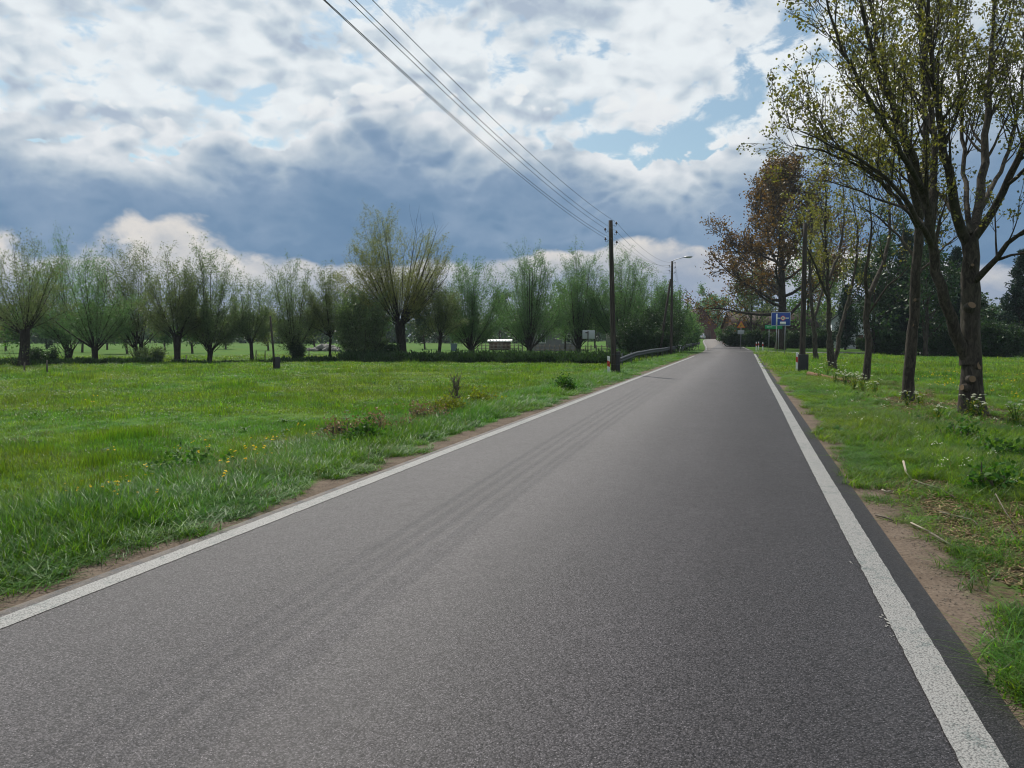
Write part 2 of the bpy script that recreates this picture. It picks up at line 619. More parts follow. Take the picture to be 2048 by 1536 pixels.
M['board_brown'] = plain('brown_boards', (0.085, 0.055, 0.038), 0.85, 0.15, 0, 0.3, 3)
M['flat_glass_car'] = M['glass']


def brick_mat(name, c1, c2, mortar):
    m_, t, o = new_mat(name)
    b = t.node('ShaderNodeTexBrick')
    t.put(b.inputs['Vector'], t.node('ShaderNodeTexCoord').outputs['Object'])
    co = t.xyz(objco(t))
    t.put(b.inputs['Vector'], t.comb(t.add(co[0], co[1]), co[2], 0.0))
    t.put(b.inputs['Color1'], c1); t.put(b.inputs['Color2'], c2); t.put(b.inputs['Mortar'], mortar)
    b.inputs['Scale'].default_value = 1.0
    b.inputs['Brick Width'].default_value = 0.26
    b.inputs['Row Height'].default_value = 0.078
    b.inputs['Mortar Size'].default_value = 0.010
    n = t.noise(objco(t), 1.2, 5, 0.6)
    col = t.mix(1.0, b.outputs[0], t.ramp(n, [(0.3, (0.6, 0.6, 0.6)), (0.7, (1.15, 1.1, 1.05))]), 'MULTIPLY')
    principled(t, o, col, 0.9, 0.15, 0, bump(t, b.outputs[1], -0.3, 0.01))
    return m_


def tile_mat(name, c1, c2):
    m_, t, o = new_mat(name)
    co = t.xyz(objco(t))
    wv = t.m('FRACT', t.mul(co[2], 5.0))
    n = t.noise(objco(t), 2.0, 5, 0.6)
    n2 = t.noise(objco(t), 14.0, 2, 0.5)
    col = t.mix(t.ss(t.add(t.mul(n, 0.6), t.mul(n2, 0.4)), 0.35, 0.65), c1, c2)
    principled(t, o, col, 0.85, 0.2, 0, bump(t, wv, 0.5, 0.03))
    return m_


M['brick_dark'] = brick_mat('dark_red_brick', (0.110, 0.022, 0.018), (0.080, 0.017, 0.015), (0.11, 0.09, 0.08))
M['brick_brown'] = brick_mat('brown_brick', (0.14, 0.065, 0.045), (0.10, 0.05, 0.04), (0.12, 0.10, 0.09))
M['tile_brown'] = tile_mat('brown_roof_tile', (0.035, 0.026, 0.023), (0.065, 0.040, 0.033))
M['tile_grey'] = tile_mat('grey_roof_sheet', (0.085, 0.088, 0.092), (0.14, 0.142, 0.145))


def ground_mat():
    m_, t, o = new_mat('meadow_ground')
    p = pos(t)
    X, Y, Z_ = t.xyz(p)
    gcol = t.mix(1.0, grass_colour(t), (0.80, 0.80, 0.85), 'MULTIPLY')
    fine = t.noise(p, 14, 5, 0.65)
    gcol = t.v('SCALE', gcol, scale=t.lin(fine, 0.25, 0.75, 0.55, 1.35))
    # sandy shoulders with a ragged inner edge, soil with litter by the trees on the right
    rag = t.add(t.mul(t.sub(t.noise(p, 1.1, 3, 0.6), 0.5), 0.55), t.mul(t.sub(t.noise(p, 7, 3, 0.6), 0.5), 0.22))
    xs = t.add(X, rag)
    d_r = t.mul(t.ss(xs, 1.58, 1.38), t.ss(X, 1.0, 1.1))
    d_l = t.mul(t.ss(xs, -4.95, -4.78), t.ss(X, -4.2, -4.3))
    near = t.ss(Y, 100, 80)
    dirt = t.mul(t.m('MAXIMUM', d_r, d_l), near)
    sand = t.ramp(t.add(t.mul(t.noise(p, 3, 4, 0.6), 0.5), t.mul(t.noise(p, 45, 3, 0.6), 0.5)),
                  [(0.3, (0.060, 0.045, 0.034)), (0.5, (0.120, 0.092, 0.071)), (0.68, (0.17, 0.135, 0.107))])
    soil = t.ramp(t.noise(p, 20, 5, 0.7), [(0.3, (0.035, 0.026, 0.018)), (0.55, (0.090, 0.065, 0.042)), (0.75, (0.17, 0.13, 0.09))])
    s1 = t.mul(t.mul(t.ss(X, 1.2, 1.45), t.ss(X, 3.9, 3.2)), t.mul(t.ss(Y, 4.4, 5.6), t.ss(Y, 11.2, 10.0)))
    s2 = t.mul(t.mul(t.ss(X, 3.0, 3.7), t.ss(X, 7.0, 6.0)), t.mul(t.ss(Y, 16, 18), t.ss(Y, 40, 32)))
    soilm = t.mul(t.m('MAXIMUM', s1, s2), t.ss(t.noise(p, 1.6, 4, 0.6), 0.36, 0.52))
    col = t.mix(soilm, gcol, soil)
    col = t.mix(dirt, col, sand)
    principled(t, o, col, 0.95, 0.1, 0, bump(t, fine, 0.7, 0.05))
    return m_


def asphalt_mat(name='asphalt', base=(0.061, 0.056, 0.060), marks=True, grit=1.0):
    m_, t, o = new_mat(name)
    p = pos(t)
    X, Y, Z_ = t.xyz(p)
    st = t.voro(p, 105, 'F1', out=1)                       # colour of each stone
    sv = t.xyz(st)[0]
    sd = t.voro(p, 105, 'F1', out=0)
    st2 = t.xyz(t.voro(p, 210, 'F1', out=1))[1]
    l1 = t.noise(t.v('MULTIPLY', p, (1.0, 0.12, 1.0)), 1.5, 5, 0.6)
    l2 = t.noise(p, 0.6, 4, 0.6)
    l3 = t.noise(p, 6, 4, 0.65)
    f = t.add(t.lin(sv, 0, 1, 0.35, 1.6), t.mul(t.m('GREATER_THAN', st2, 0.955), 1.9))
    f = t.mul(f, t.ss(sd, 0.75, 0.35, 0.55, 1.0))
    f = t.mul(f, t.add(0.52, t.add(t.mul(l1, 0.46), t.add(t.mul(l2, 0.30), t.mul(l3, 0.20)))))
    if marks:
        wp = t.m('COSINE', t.mul(t.add(X, t.add(0.35, t.mul(l2, 0.5))), 4.1))
        f = t.mul(f, t.add(1.0, t.mul(wp, 0.055)))
        blot = t.ss(t.noise(p, 0.45, 5, 0.7), 0.60, 0.72)
        f = t.mul(f, t.sub(1.0, t.mul(blot, 0.16)))
    col = t.v('SCALE', base, scale=f)
    if marks:
        # sandy dust towards the edges
        dust = t.mul(t.m('MAXIMUM', t.ss(X, -4.22, -4.42), t.mul(t.ss(X, 1.10, 1.22), 0.5)), t.ss(l3, 0.38, 0.60))
        col = t.mix(t.mul(dust, 0.7), col, (0.15, 0.12, 0.095))
        edge = t.ss(X, 1.0, 1.03)
        col = t.v('SCALE', col, scale=t.sub(1.0, t.mul(edge, 0.38)))
    rough = t.add(0.58, t.mul(l3, 0.18))
    h = t.add(t.mul(sd, -1.0), t.mul(sv, 0.5))
    principled(t, o, col, rough, 0.32, 0, bump(t, h, 0.5 * grit, 0.005))
    return m_


def line_mat():
    m_, t, o = new_mat('road_line_paint')
    p = pos(t)
    sd = t.voro(p, 95, 'F1', out=0)
    n = t.noise(p, 9, 5, 0.7)
    n2 = t.noise(p, 60, 4, 0.7)
    wear = t.ss(t.add(t.mul(n, 0.40), t.add(t.mul(n2, 0.38), t.mul(t.noise(p, 0.9, 3, 0.6), 0.22))), 0.50, 0.60)
    col = t.mix(t.mul(wear, 0.8), (0.235, 0.232, 0.226), (0.085, 0.112, 0.110))
    col = t.v('SCALE', col, scale=t.ss(sd, 0.85, 0.40, 0.35, 1.0))
    principled(t, o, col, 0.6, 0.35, 0, bump(t, t.mul(sd, -1.0), 0.6, 0.006))
    return m_


M['ground'] = ground_mat()
M['asphalt'] = asphalt_mat()
M['side_asphalt'] = asphalt_mat('old_asphalt', (0.095, 0.092, 0.090), False)
M['line'] = line_mat()


def water_mat():
    m_, t, o = new_mat('stream_water')
    n = t.noise(pos(t), 5, 3, 0.5)
    principled(t, o, (0.015, 0.020, 0.016), 0.06, 0.6, 0, bump(t, n, 0.12, 0.02))
    return m_


M['water'] = water_mat()

# ------------------------------------------------------------------ the setting: ground, road, stream
def axis(parts):
    out_ = []
    for a, b, s in parts:
        out_ += list(np.arange(a, b, s))
    out_.append(parts[-1][1])
    return np.array(sorted(set(np.round(out_, 4))))


xs = axis([(-1500, -300, 100), (-300, -100, 20), (-100, -60, 4), (-60, -16, 1.2), (-16, -6, 0.5), (-6, -4.42, 0.2), (-4.42, -4.2, 0.1),
           (-4.2, 1.0, 0.8), (1.0, 1.4, 0.1), (1.4, 8, 0.33), (8, 40, 1.6), (40, 120, 8), (120, 300, 30), (300, 1500, 150)])
ys = axis([(-60, -8, 6), (-8, 24, 0.5), (24, 100, 1.0), (100, 340, 5), (340, 600, 40), (600, 3000, 300)])
GX, GY = np.meshgrid(xs, ys)
V = np.stack([GX, GY, gz(GX, GY)], -1).reshape(-1, 3)
nx, ny = len(xs), len(ys)
i = np.arange(ny - 1)[:, None] * nx + np.arange(nx - 1)[None, :]
F = np.stack([i, i + 1, i + nx + 1, i + nx], -1).reshape(-1, 4)
ground = link(bpy.data.objects.new('ground', mk_mesh('ground', V, F, None, [M['ground']])))
tag(ground, 'flat green meadow ground with sandy road shoulders', 'ground', kind='structure')

ry = np.concatenate([np.arange(-50, 80, 2.0), np.arange(80, 340, 4.0)])


def strip(xa, xb, y, za, name, mat, skirt=0.0, rag=0.0):
    sh = road_shift(y); rz = road_z(y)
    rs = np.random.default_rng(int(1000 + xa * 10))
    mean_ = 0.006 * np.sin(y * 0.31 + xa) * (rag > 0)
    cols = [np.stack([xa + sh + mean_ + rs.normal(0, rag, len(y)), y, rz + za], -1), np.stack([xb + sh + mean_ + rs.normal(0, rag, len(y)), y, rz + za], -1)]
    if skirt:
        cols = [cols[0] + [0, 0, -skirt]] + cols + [cols[1] + [0, 0, -skirt]]
    k = len(cols)
    Vv = np.stack(cols, 1).reshape(-1, 3)
    n = len(y)
    ii = np.arange(n - 1)[:, None] * k + np.arange(k - 1)[None, :]
    Ff = np.stack([ii, ii + 1, ii + k + 1, ii + k], -1).reshape(-1, 4)
    return link(bpy.data.objects.new(name, mk_mesh(name, Vv, Ff, None, [mat], smooth_shade=False)))


road = strip(XLE, XRE, ry, 0.0, 'road', M['asphalt'], 0.12)
tag(road, 'grey asphalt country road running away to the right', 'road', kind='structure')
ya = np.concatenate([np.arange(-50, -2, 2.0), np.arange(-2, 25, 0.08), np.arange(25, 71.0, 0.5)])
o = strip(XL - 0.085, XL + 0.085, ya, 0.004, 'painted_line', M['line'], rag=0.0022); o.parent = road
o = strip(XL - 0.08, XL + 0.08, np.arange(97, 205, 2.0), 0.005, 'painted_line', M['line']); o.parent = road
o = strip(XR - 0.09, XR + 0.09, np.concatenate([np.arange(-50, -2, 2.0), np.arange(-2, 25, 0.08), np.arange(25, 88.0, 0.5)]), 0.004, 'painted_line', M['line'], rag=0.0022); o.parent = road
o = strip(XR - 0.08, XR + 0.08, np.arange(101, 205, 2.0), 0.005, 'painted_line', M['line']); o.parent = road

# paint splashes beside the right line
rng = np.random.default_rng(4)
M['splash'] = plain('thin_paint_splash', (0.20, 0.195, 0.185), 0.8, 0.2, 0, 0.5, 40)
mb = MB()
for px_, py_, r_ in ((1768, 1235, 0.022), (1780, 1252, 0.018), (1785, 1275, 0.009), (1700, 1125, 0.010), (1556, 848, 0.014), (1602, 912, 0.012)):
    c = hit(px_, py_)
    for q_ in range(5):
        cc_ = c + rng.normal(0, r_, 3) * [1, 1.6, 0]
        an = np.arange(9) * 2 * math.pi / 9
        rr = r_ * rng.uniform(0.25, 0.7) * rng.uniform(0.6, 1.3, 9)
        mb.poly([[cc_[0] + a_ * math.cos(t_) * 0.8, cc_[1] + a_ * math.sin(t_) * 1.3, 0.004 + 0.0004 * q_] for a_, t_ in zip(rr, an)])
o = mb.obj('paint_splash', M['splash'], road)

# asphalt patch seams across the road
M['tar'] = plain('tar_seam', (0.028, 0.028, 0.029), 0.55, 0.4, 0, 0.2, 6)
mb = MB()
for a, b, wd in (((1390, 716.5), (1440, 716.5), 0.16), ((1465, 716), (1490, 716), 0.14)):
    A = hit(*a); B = hit(*b)
    mb.poly([[A[0], A[1] - wd, 0.003], [B[0], B[1] - wd, 0.003], [B[0], B[1] + wd, 0.003], [A[0], A[1] + wd, 0.003]])
o = mb.obj('tar_seam', M['tar'], road)
M['patch'] = asphalt_mat('fresh_asphalt', (0.038, 0.038, 0.040), False)
mb = MB()
mb.poly([[-1.6, 91, 0.006], [1.0, 88.5, 0.006], [1.6, 95.5, 0.006], [-1.0, 97, 0.010]])
o = mb.obj('asphalt_patch', M['patch'], road)

# side road on the right
sp = np.array([[1.0, 92.5], [6, 95], [14, 101], [26, 113], [44, 131], [70, 157], [110, 196]])


def ribbon(path, width, name, mat, dz):
    d = np.gradient(path, axis=0); d /= np.linalg.norm(d, axis=1)[:, None]
    nrm = np.stack([-d[:, 1], d[:, 0]], -1)
    rows = []
    for u in (-1, -0.5, 0, 0.5, 1):
        q_ = path + nrm * width * 0.5 * u
        rows.append(np.stack([q_[:, 0], q_[:, 1], gz(q_[:, 0], q_[:, 1]) + dz], -1))
    Vv = np.stack(rows, 1).reshape(-1, 3)
    n = len(path); k = 5
    ii = np.arange(n - 1)[:, None] * k + np.arange(k - 1)[None, :]
    Ff = np.stack([ii, ii + 1, ii + k + 1, ii + k], -1).reshape(-1, 4)
    return link(bpy.data.objects.new(name, mk_mesh(name, Vv, Ff, None, [mat])))


def densify(path, step):
    path = np.asarray(path, float)
    s = np.concatenate([[0], np.cumsum(np.linalg.norm(np.diff(path, axis=0), axis=1))])
    u = np.arange(0, s[-1], step)
    # smooth (Catmull-like) by interpolation + box blur
    p = np.stack([np.interp(u, s, path[:, j]) for j in range(path.shape[1])], -1)
    k = max(1, int(6 / step))
    pad = np.concatenate([np.repeat(p[:1], k, 0), p, np.repeat(p[-1:], k, 0)])
    ker = np.ones(2 * k + 1) / (2 * k + 1)
    return np.stack([np.convolve(pad[:, j], ker, 'valid') for j in range(p.shape[1])], -1)


sp = densify(sp, 1.5)
sr = ribbon(sp, 4.2, 'side_road', M['side_asphalt'], 0.03)
tag(sr, 'narrow side road branching off to the right', 'side road', kind='structure')

st_path = densify(STREAM, 1.5)
d = np.gradient(st_path, axis=0); d /= np.linalg.norm(d, axis=1)[:, None]
nrm = np.stack([-d[:, 1], d[:, 0]], -1)
A = st_path - nrm * 1.45; B = st_path + nrm * 1.45
Vv = np.concatenate([np.c_[A, np.full(len(A), -0.50)], np.c_[B, np.full(len(B), -0.50)]])
n = len(A)
ii = np.arange(n - 1)
stream = link(bpy.data.objects.new('stream', mk_mesh('stream', Vv, np.stack([ii, ii + 1, n + ii + 1, n + ii], -1), None, [M['water']])))
tag(stream, 'narrow stream running along the row of willows', 'stream', kind='structure')

# ------------------------------------------------------------------ trees and shrubs
UP = np.array([0.0, 0.0, 1.0])


def unit(v_):
    return v_ / (np.linalg.norm(v_) + 1e-12)


def tilt(d, ang, az, rng):
    ref = UP if abs(d[2]) < 0.95 else np.array([1.0, 0, 0])
    a = unit(np.cross(d, ref)); b = np.cross(d, a)
    return unit(d * math.cos(ang) + (a * math.cos(az) + b * math.sin(az)) * math.sin(ang))


class Tree:
    def __init__(self, seed):
        self.rng = np.random.default_rng(seed)
        self.wood = MB()
        self.LP = []; self.LD = []          # leaf base points and twig directions

    def walk(self, p, d, L, n, wob, trop, wind=None):
        pts = [np.array(p, float)]
        d = unit(np.array(d, float))
        for i_ in range(n):
            d = unit(d + self.rng.normal(0, wob, 3) + UP * trop + (0 if wind is None else wind * (i_ / n)))
            pts.append(pts[-1] + d * L / n)
        return np.array(pts)

    def leaves_on(self, pts, num, spread, t0=0.1):
        if num <= 0:
            return
        rng = self.rng
        t = rng.uniform(t0, 1.0, num) * (len(pts) - 1)
        i_ = np.minimum(t.astype(int), len(pts) - 2)
        f = (t - i_)[:, None]
        seg = pts[i_ + 1] - pts[i_]
        self.LP.append(pts[i_] * (1 - f) + pts[i_ + 1] * f + rng.normal(0, spread, (num, 3)))
        self.LD.append(seg / (np.linalg.norm(seg, axis=1)[:, None] + 1e-9))

    def grow(self, pts, r0, r1, lvl, S):
        """tube along pts, then side branches; S holds one entry per level"""
        n = len(pts)
        self.wood.tube(pts, np.linspace(r0, r1, n), S['k'][min(lvl, len(S['k']) - 1)], cap=False)
        rng = self.rng
        L = np.linalg.norm(np.diff(pts, axis=0), axis=1).sum()
        if lvl < S['lv']:
            nc = S['nc'][lvl]
            nc = max(1, int(nc * L + rng.random())) if S.get('per_m') else nc
            for c in range(nc):
                t = S['t0'][lvl] + (1 - S['t0'][lvl]) * ((c + rng.random()) / nc)
                x = t * (n - 1); i_ = min(int(x), n - 2); f = x - i_
                p = pts[i_] * (1 - f) + pts[i_ + 1] * f
                d = unit(pts[i_ + 1] - pts[i_])
                rad = r0 + (r1 - r0) * t
                a = S['ang'][lvl] * rng.uniform(0.7, 1.25)
                dd = tilt(d, a, rng.uniform(0, 2 * math.pi), rng)
                ll = S['len'][lvl] * rng.uniform(0.6, 1.2) * (1.0 - S.get('fall', 0.45) * t)
                if S.get('rel'):
                    ll *= L
                q_ = self.walk(p, dd, ll, S['n'][lvl], S['wob'], S['trop'][lvl], S.get('wind'))
                self.grow(q_, max(rad * S['rr'], S['rmin'] * 1.3), S['rmin'], lvl + 1, S)
        if lvl >= S['lv'] - S.get('leaf_from', 1) + 1 or lvl == S['lv']:
            self.leaves_on(pts, int(S['leaves'] * rng.uniform(0.6, 1.3) * (1 if lvl == S['lv'] else 0.5)), S['spread'], S.get('lt0', 0.15))

    def crown_mesh(self, name, mat, size, aspect=0.35, droop=0.0, follow=0.5, size_var=0.35, keep=1.0, fold=0.0):
        rng = self.rng
        P = np.concatenate(self.LP); D = np.concatenate(self.LD)
        if keep < 1:
            s = rng.random(len(P)) < keep
            P, D = P[s], D[s]
        return leaf_mesh(name, rng, P, D, mat, size, aspect, droop, follow, size_var)

    def finish(self, name, loc, label, cat, group, bark_m, crown, rz=0.0, parts=()):
        e = empty(name, loc, label, cat, group, rz)
        self.wood.obj('trunk', bark_m, e, True)
        if crown is not None:
            link(bpy.data.objects.new('crown', crown), e)
        return e


def leaf_mesh(name, rng, P, D, mat, size, aspect=0.35, droop=0.0, follow=0.5, size_var=0.35):
    """every leaf a small folded rhombus"""
    n = len(P)
    R = rng.normal(0, 1, (n, 3))
    R /= np.linalg.norm(R, axis=1)[:, None]
    A = D * follow + R * (1 - follow) + np.array([0, 0, -droop])
    A /= np.linalg.norm(A, axis=1)[:, None] + 1e-9
    S = np.cross(A, rng.normal(0, 1, (n, 3)))
    S /= np.linalg.norm(S, axis=1)[:, None] + 1e-9
    L = (size * rng.uniform(1 - size_var, 1 + size_var, n))[:, None]
    W = L * aspect * 0.5
    N = np.cross(A, S)
    mid_ = P + A * L * 0.5 + N * L * 0.06
    V = np.stack([P, mid_ + S * W, P + A * L, mid_ - S * W], 1).reshape(-1, 3)
    F = np.arange(n * 4).reshape(-1, 4)
    return mk_mesh(name, V, F, None, [mat], smooth_shade=False)


def blob_points(rng, n, centre, radii, hollow=0.35, lump=0.25):
    """points through the outer part of a lumpy ellipsoid"""
    d = rng.normal(0, 1, (n, 3)); d /= np.linalg.norm(d, axis=1)[:, None]
    ph = rng.uniform(0, 6.28, 6)
    lum = 1 + lump * (np.sin(d[:, 0] * 5 + ph[0]) * np.sin(d[:, 1] * 5 + ph[1]) + 0.6 * np.sin(d[:, 2] * 7 + ph[2]) * np.sin(d[:, 0] * 8 + ph[3]))
    r = (hollow + (1 - hollow) * rng.random(n) ** 0.6) * lum
    return np.array(centre) + d * r[:, None] * np.array(radii), d


# ---- pollard willows along the stream
def willow(seed, px, py, top_py, width_px, label, trunk=1.9, tr=0.30, shoots=30, leaf='willow', leaves=13, lean=(0, 0), bare=0.0,
           stems=1, spread_a=1.0, wind=(-0.04, 0.0, 0.0), size=0.15, base=None, skirt=0, lobes=None):
    b = G3(px, py, -0.4) if base is None else onground(base)
    Z = b[1] * math.cos(YAW) - b[0] * math.sin(YAW)
    mpp = Z / FOC
    H = (py - top_py) * mpp if base is None else (673 + (CAMH - b[2]) * FOC / Z - top_py) * mpp
    W = width_px * mpp
    T = Tree(seed)
    rng = T.rng
    wind = np.array(wind)
    heads = []
    for s in range(stems):
        off = np.array([rng.uniform(-1, 1) * 0.25 * (stems > 1) + (s - (stems - 1) / 2) * 0.45, rng.uniform(-0.2, 0.2), 0])
        d0 = unit(np.array([lean[0] + (s - (stems - 1) / 2) * 0.16, lean[1], 1.0]))
        n = 7
        pts = T.walk(off * 0.4 - UP * 0.15, d0, trunk + 0.15, n, 0.05, 0.05)
        rr = tr * 0.8 * np.interp(np.linspace(0, 1, n + 1), [0, 0.12, 0.5, 0.85, 1.0], [1.35, 1.0, 0.82, 0.88, 0.92])
        T.wood.tube(pts, rr * (0.8 if stems > 1 else 1), 10)
        heads.append(pts[-1])
    Hs = H - trunk
    for h0 in heads:
        for s in range(int(shoots / len(heads))):
            az = rng.uniform(0, 2 * math.pi)
            th = RAD(94) * rng.random() ** 0.75
            k2 = rng.uniform(0.80, 1.0)
            d0 = np.array([math.sin(th) * math.cos(az), math.sin(th) * math.sin(az), math.cos(th)])
            end = np.array([d0[0] * W * 0.60 * spread_a * k2, d0[1] * W * 0.60 * spread_a * k2, Hs * (0.30 + 0.70 * math.cos(th)) * k2])
            end = end + np.array([lean[0], lean[1], 0]) * Hs * 0.8 + wind * Hs * 1.2
            if lobes:
                end[0] += math.copysign(lobes * W, d0[0])
            ctl = np.array([end[0] * 0.62, end[1] * 0.62, max(end[2] * 0.50, Hs * 0.16)])
            p0 = h0 + np.array([d0[0], d0[1], 0]) * tr * 0.6 + UP * rng.uniform(-0.35, 0.05)
            tt = np.linspace(0, 1, 9)[:, None]
            pts = p0 + 2 * tt * (1 - tt) * ctl + tt * tt * end
            pts[1:] += np.cumsum(rng.normal(0, 0.035, (8, 3)), 0)
            L = np.linalg.norm(np.diff(pts, axis=0), axis=1).sum()
            r0 = rng.uniform(0.016, 0.034) * (H / 8) * (2.4 if s % 6 == 0 else 1.0)
            T.wood.tube(pts, np.linspace(r0, 0.007, 9), 4, cap=False)
            is_bare = rng.random() < (bare if bare < 0.2 else (0.62 if d0[0] > 0.02 else 0.04))
            nt = 12
            for c in range(nt):
                t = 0.14 + 0.84 * (c + rng.random()) / nt
                x = t * 8; i_ = min(int(x), 7); f = x - i_
                p = pts[i_] * (1 - f) + pts[i_ + 1] * f
                dd = tilt(unit(pts[i_ + 1] - pts[i_]), rng.uniform(0.35, 0.95), rng.uniform(0, 6.28), rng)
                q_ = T.walk(p, dd, L * rng.uniform(0.18, 0.38) * (1.15 - 0.5 * t), 3, 0.10, 0.10, wind)
                T.wood.tube(q_, np.linspace(0.010, 0.004, 4), 3, cap=False)
                if not is_bare or t < 0.45:
                    T.leaves_on(q_, int(leaves * 5.4 * rng.uniform(0.6, 1.4)), 0.16)
            if not is_bare:
                T.leaves_on(pts[2:], leaves * 4, 0.15)
    for s in range(skirt):                                     # leafy sprouts around the foot
        az = rng.uniform(0, 6.28)
        pts = T.walk(np.array([math.cos(az), math.sin(az), 0]) * tr * 1.3, unit(np.array([math.cos(az) * 0.7, math.sin(az) * 0.7, 1])), rng.uniform(0.8, 2.0), 4, 0.1, 0.1)
        T.wood.tube(pts, np.linspace(0.02, 0.006, 5), 3, cap=False)
        T.leaves_on(pts, leaves * 3, 0.18)
    crown = T.crown_mesh('crown', M[leaf], size, 0.30, 0.15, 0.45)
    return T.finish('willow_tree', b, label, 'tree', 'willows along the stream', M['bark_willow'], crown)


WILLOWS = [
    # px, base, top, width, label, options
    (47, 732, 462, 175, 'big willow with thick leaning trunk, leftmost of the row', dict(trunk=2.6, tr=0.46, shoots=30, leaf='willow_brown', leaves=9, lean=(-0.06, 0), skirt=6)),
    (136, 727, 476, 130, 'green-topped willow just right of the thick leftmost trunk', dict(trunk=1.0, tr=0.30, shoots=30, stems=3, leaf='willow_green', leaves=12, skirt=5)),
    (190, 724, 488, 120, 'willow with a fan of bare shoots above a short stub trunk', dict(trunk=1.5, tr=0.34, shoots=30, leaf='willow_green', leaves=9, spread_a=1.2)),
    (281, 726, 487, 135, 'olive willow with brushwood round its foot, fourth from left', dict(trunk=1.5, tr=0.30, shoots=30, stems=2, leaf='willow_brown', leaves=11, skirt=18)),
    (354, 724, 488, 110, 'willow with twin trunks standing close together', dict(trunk=2.4, tr=0.30, shoots=32, stems=2, leaf='willow_brown', leaves=11)),
    (418, 723, 490, 110, 'willow with forked upright limbs before the first gap', dict(trunk=1.0, tr=0.32, shoots=36, stems=2, leaf='willow', leaves=13, lean=(0.04, 0))),
    (505, 721, 545, 90, 'small slim-trunked willow right of the first gap', dict(trunk=1.7, tr=0.22, shoots=24, leaf='willow', leaves=10)),
    (588, 720, 513, 135, 'airy grey-green willow with leafy sprouts on its trunk', dict(trunk=0.9, tr=0.26, shoots=32, stems=2, leaf='willow', leaves=11, skirt=8)),
    (662, 720, 527, 105, 'willow leaning left on a thin brown trunk', dict(trunk=2.3, tr=0.17, shoots=24, leaf='willow_brown', leaves=12, lean=(-0.22, 0), wind=(0.05, 0, 0))),
    (803, 720, 422, 165, 'giant pollard willow with massive trunk, tallest of the row', dict(trunk=3.4, tr=0.62, shoots=64, leaf='willow_yellow', leaves=16, bare=0.30, spread_a=0.85, wind=(0, 0, 0), size=0.14, lobes=0.15)),
    (877, 720, 560, 95, 'small spreading willow right of the giant pollard', dict(trunk=2.1, tr=0.22, shoots=26, leaf='willow_brown', leaves=10, spread_a=1.2)),
    (943, 717, 503, 120, 'green fan-shaped pollard willow in front of the white-roofed shed', dict(trunk=1.2, tr=0.36, shoots=44, leaf='willow_green', leaves=13, wind=(0, 0, 0))),
    (1058, 715, 492, 118, 'green fan-shaped pollard willow between shed and grey house', dict(trunk=1.1, tr=0.40, shoots=44, leaf='willow_green', leaves=13, wind=(0, 0, 0))),
    (1155, 713, 494, 110, 'green pollard willow behind the white notice board', dict(trunk=1.2, tr=0.36, shoots=42, leaf='willow_green', leaves=13, wind=(0, 0, 0))),
    (1243, 714, 492, 120, 'green pollard willow behind the nearest roadside pole', dict(trunk=1.4, tr=0.36, shoots=46, leaf='willow_green', leaves=14, wind=(0, 0, 0), skirt=10)),
    (1305, 711, 540, 100, 'bushy willow behind the guard rail, left of the street lamp', dict(trunk=0.9, tr=0.3, shoots=44, leaf='willow_green', leaves=15, wind=(0, 0, 0), skirt=16)),
]
for k_, (px_, py_, top_, wd_, lab_, kw_) in enumerate(WILLOWS):
    willow(100 + k_, px_, py_, top_, wd_, lab_, **kw_)


# ---- bushes: many stems with leaves through the whole volume
def bush(seed, p, rx, ry, h, label, leaf='willow_green', n=2600, size=0.16, name='bush', stems=14, group=None, aspect=0.45, bark_m='bark_dark', cat='bush'):
    T = Tree(seed)
    rng = T.rng
    for s in range(stems):
        az = rng.uniform(0, 6.28); u = math.sqrt(rng.random())
        foot = np.array([math.cos(az) * rx * 0.35 * u, math.sin(az) * ry * 0.35 * u, -0.1])
        tip = np.array([math.cos(az) * rx * 0.9 * u, math.sin(az) * ry * 0.9 * u, h * (1.0 - 0.35 * u * u) * rng.uniform(0.8, 1.08)])
        mid_ = (foot + tip) / 2 + np.array([math.cos(az) * rx, math.sin(az) * ry, 0]) * 0.12 * u
        pts = np.array([foot, (foot + mid_) / 2, mid_, (mid_ * 0.5 + tip * 0.5), tip]) + rng.normal(0, 0.04, (5, 3))
        T.wood.tube(pts, np.linspace(0.035, 0.006, 5), 3, cap=False)
        T.leaves_on(pts, int(n / stems), 0.13 * h ** 0.6, 0.12)
        for c in range(5):
            i_ = rng.integers(1, 4)
            q_ = T.walk(pts[i_], tilt(unit(pts[i_ + 1] - pts[i_]), 0.7, rng.uniform(0, 6.28), rng), h * rng.uniform(0.2, 0.35), 3, 0.1, 0.08)
            T.wood.tube(q_, np.linspace(0.012, 0.005, 4), 3, cap=False)
            T.leaves_on(q_, int(n / stems / 3), 0.12)
    crown = T.crown_mesh('crown', M[leaf], size, aspect, 0.05, 0.35)
    e = empty(name, onground(p), label, cat, group)
    T.wood.obj('stem', M[bark_m], e, True)
    link(bpy.data.objects.new('crown', crown), e)
    return e


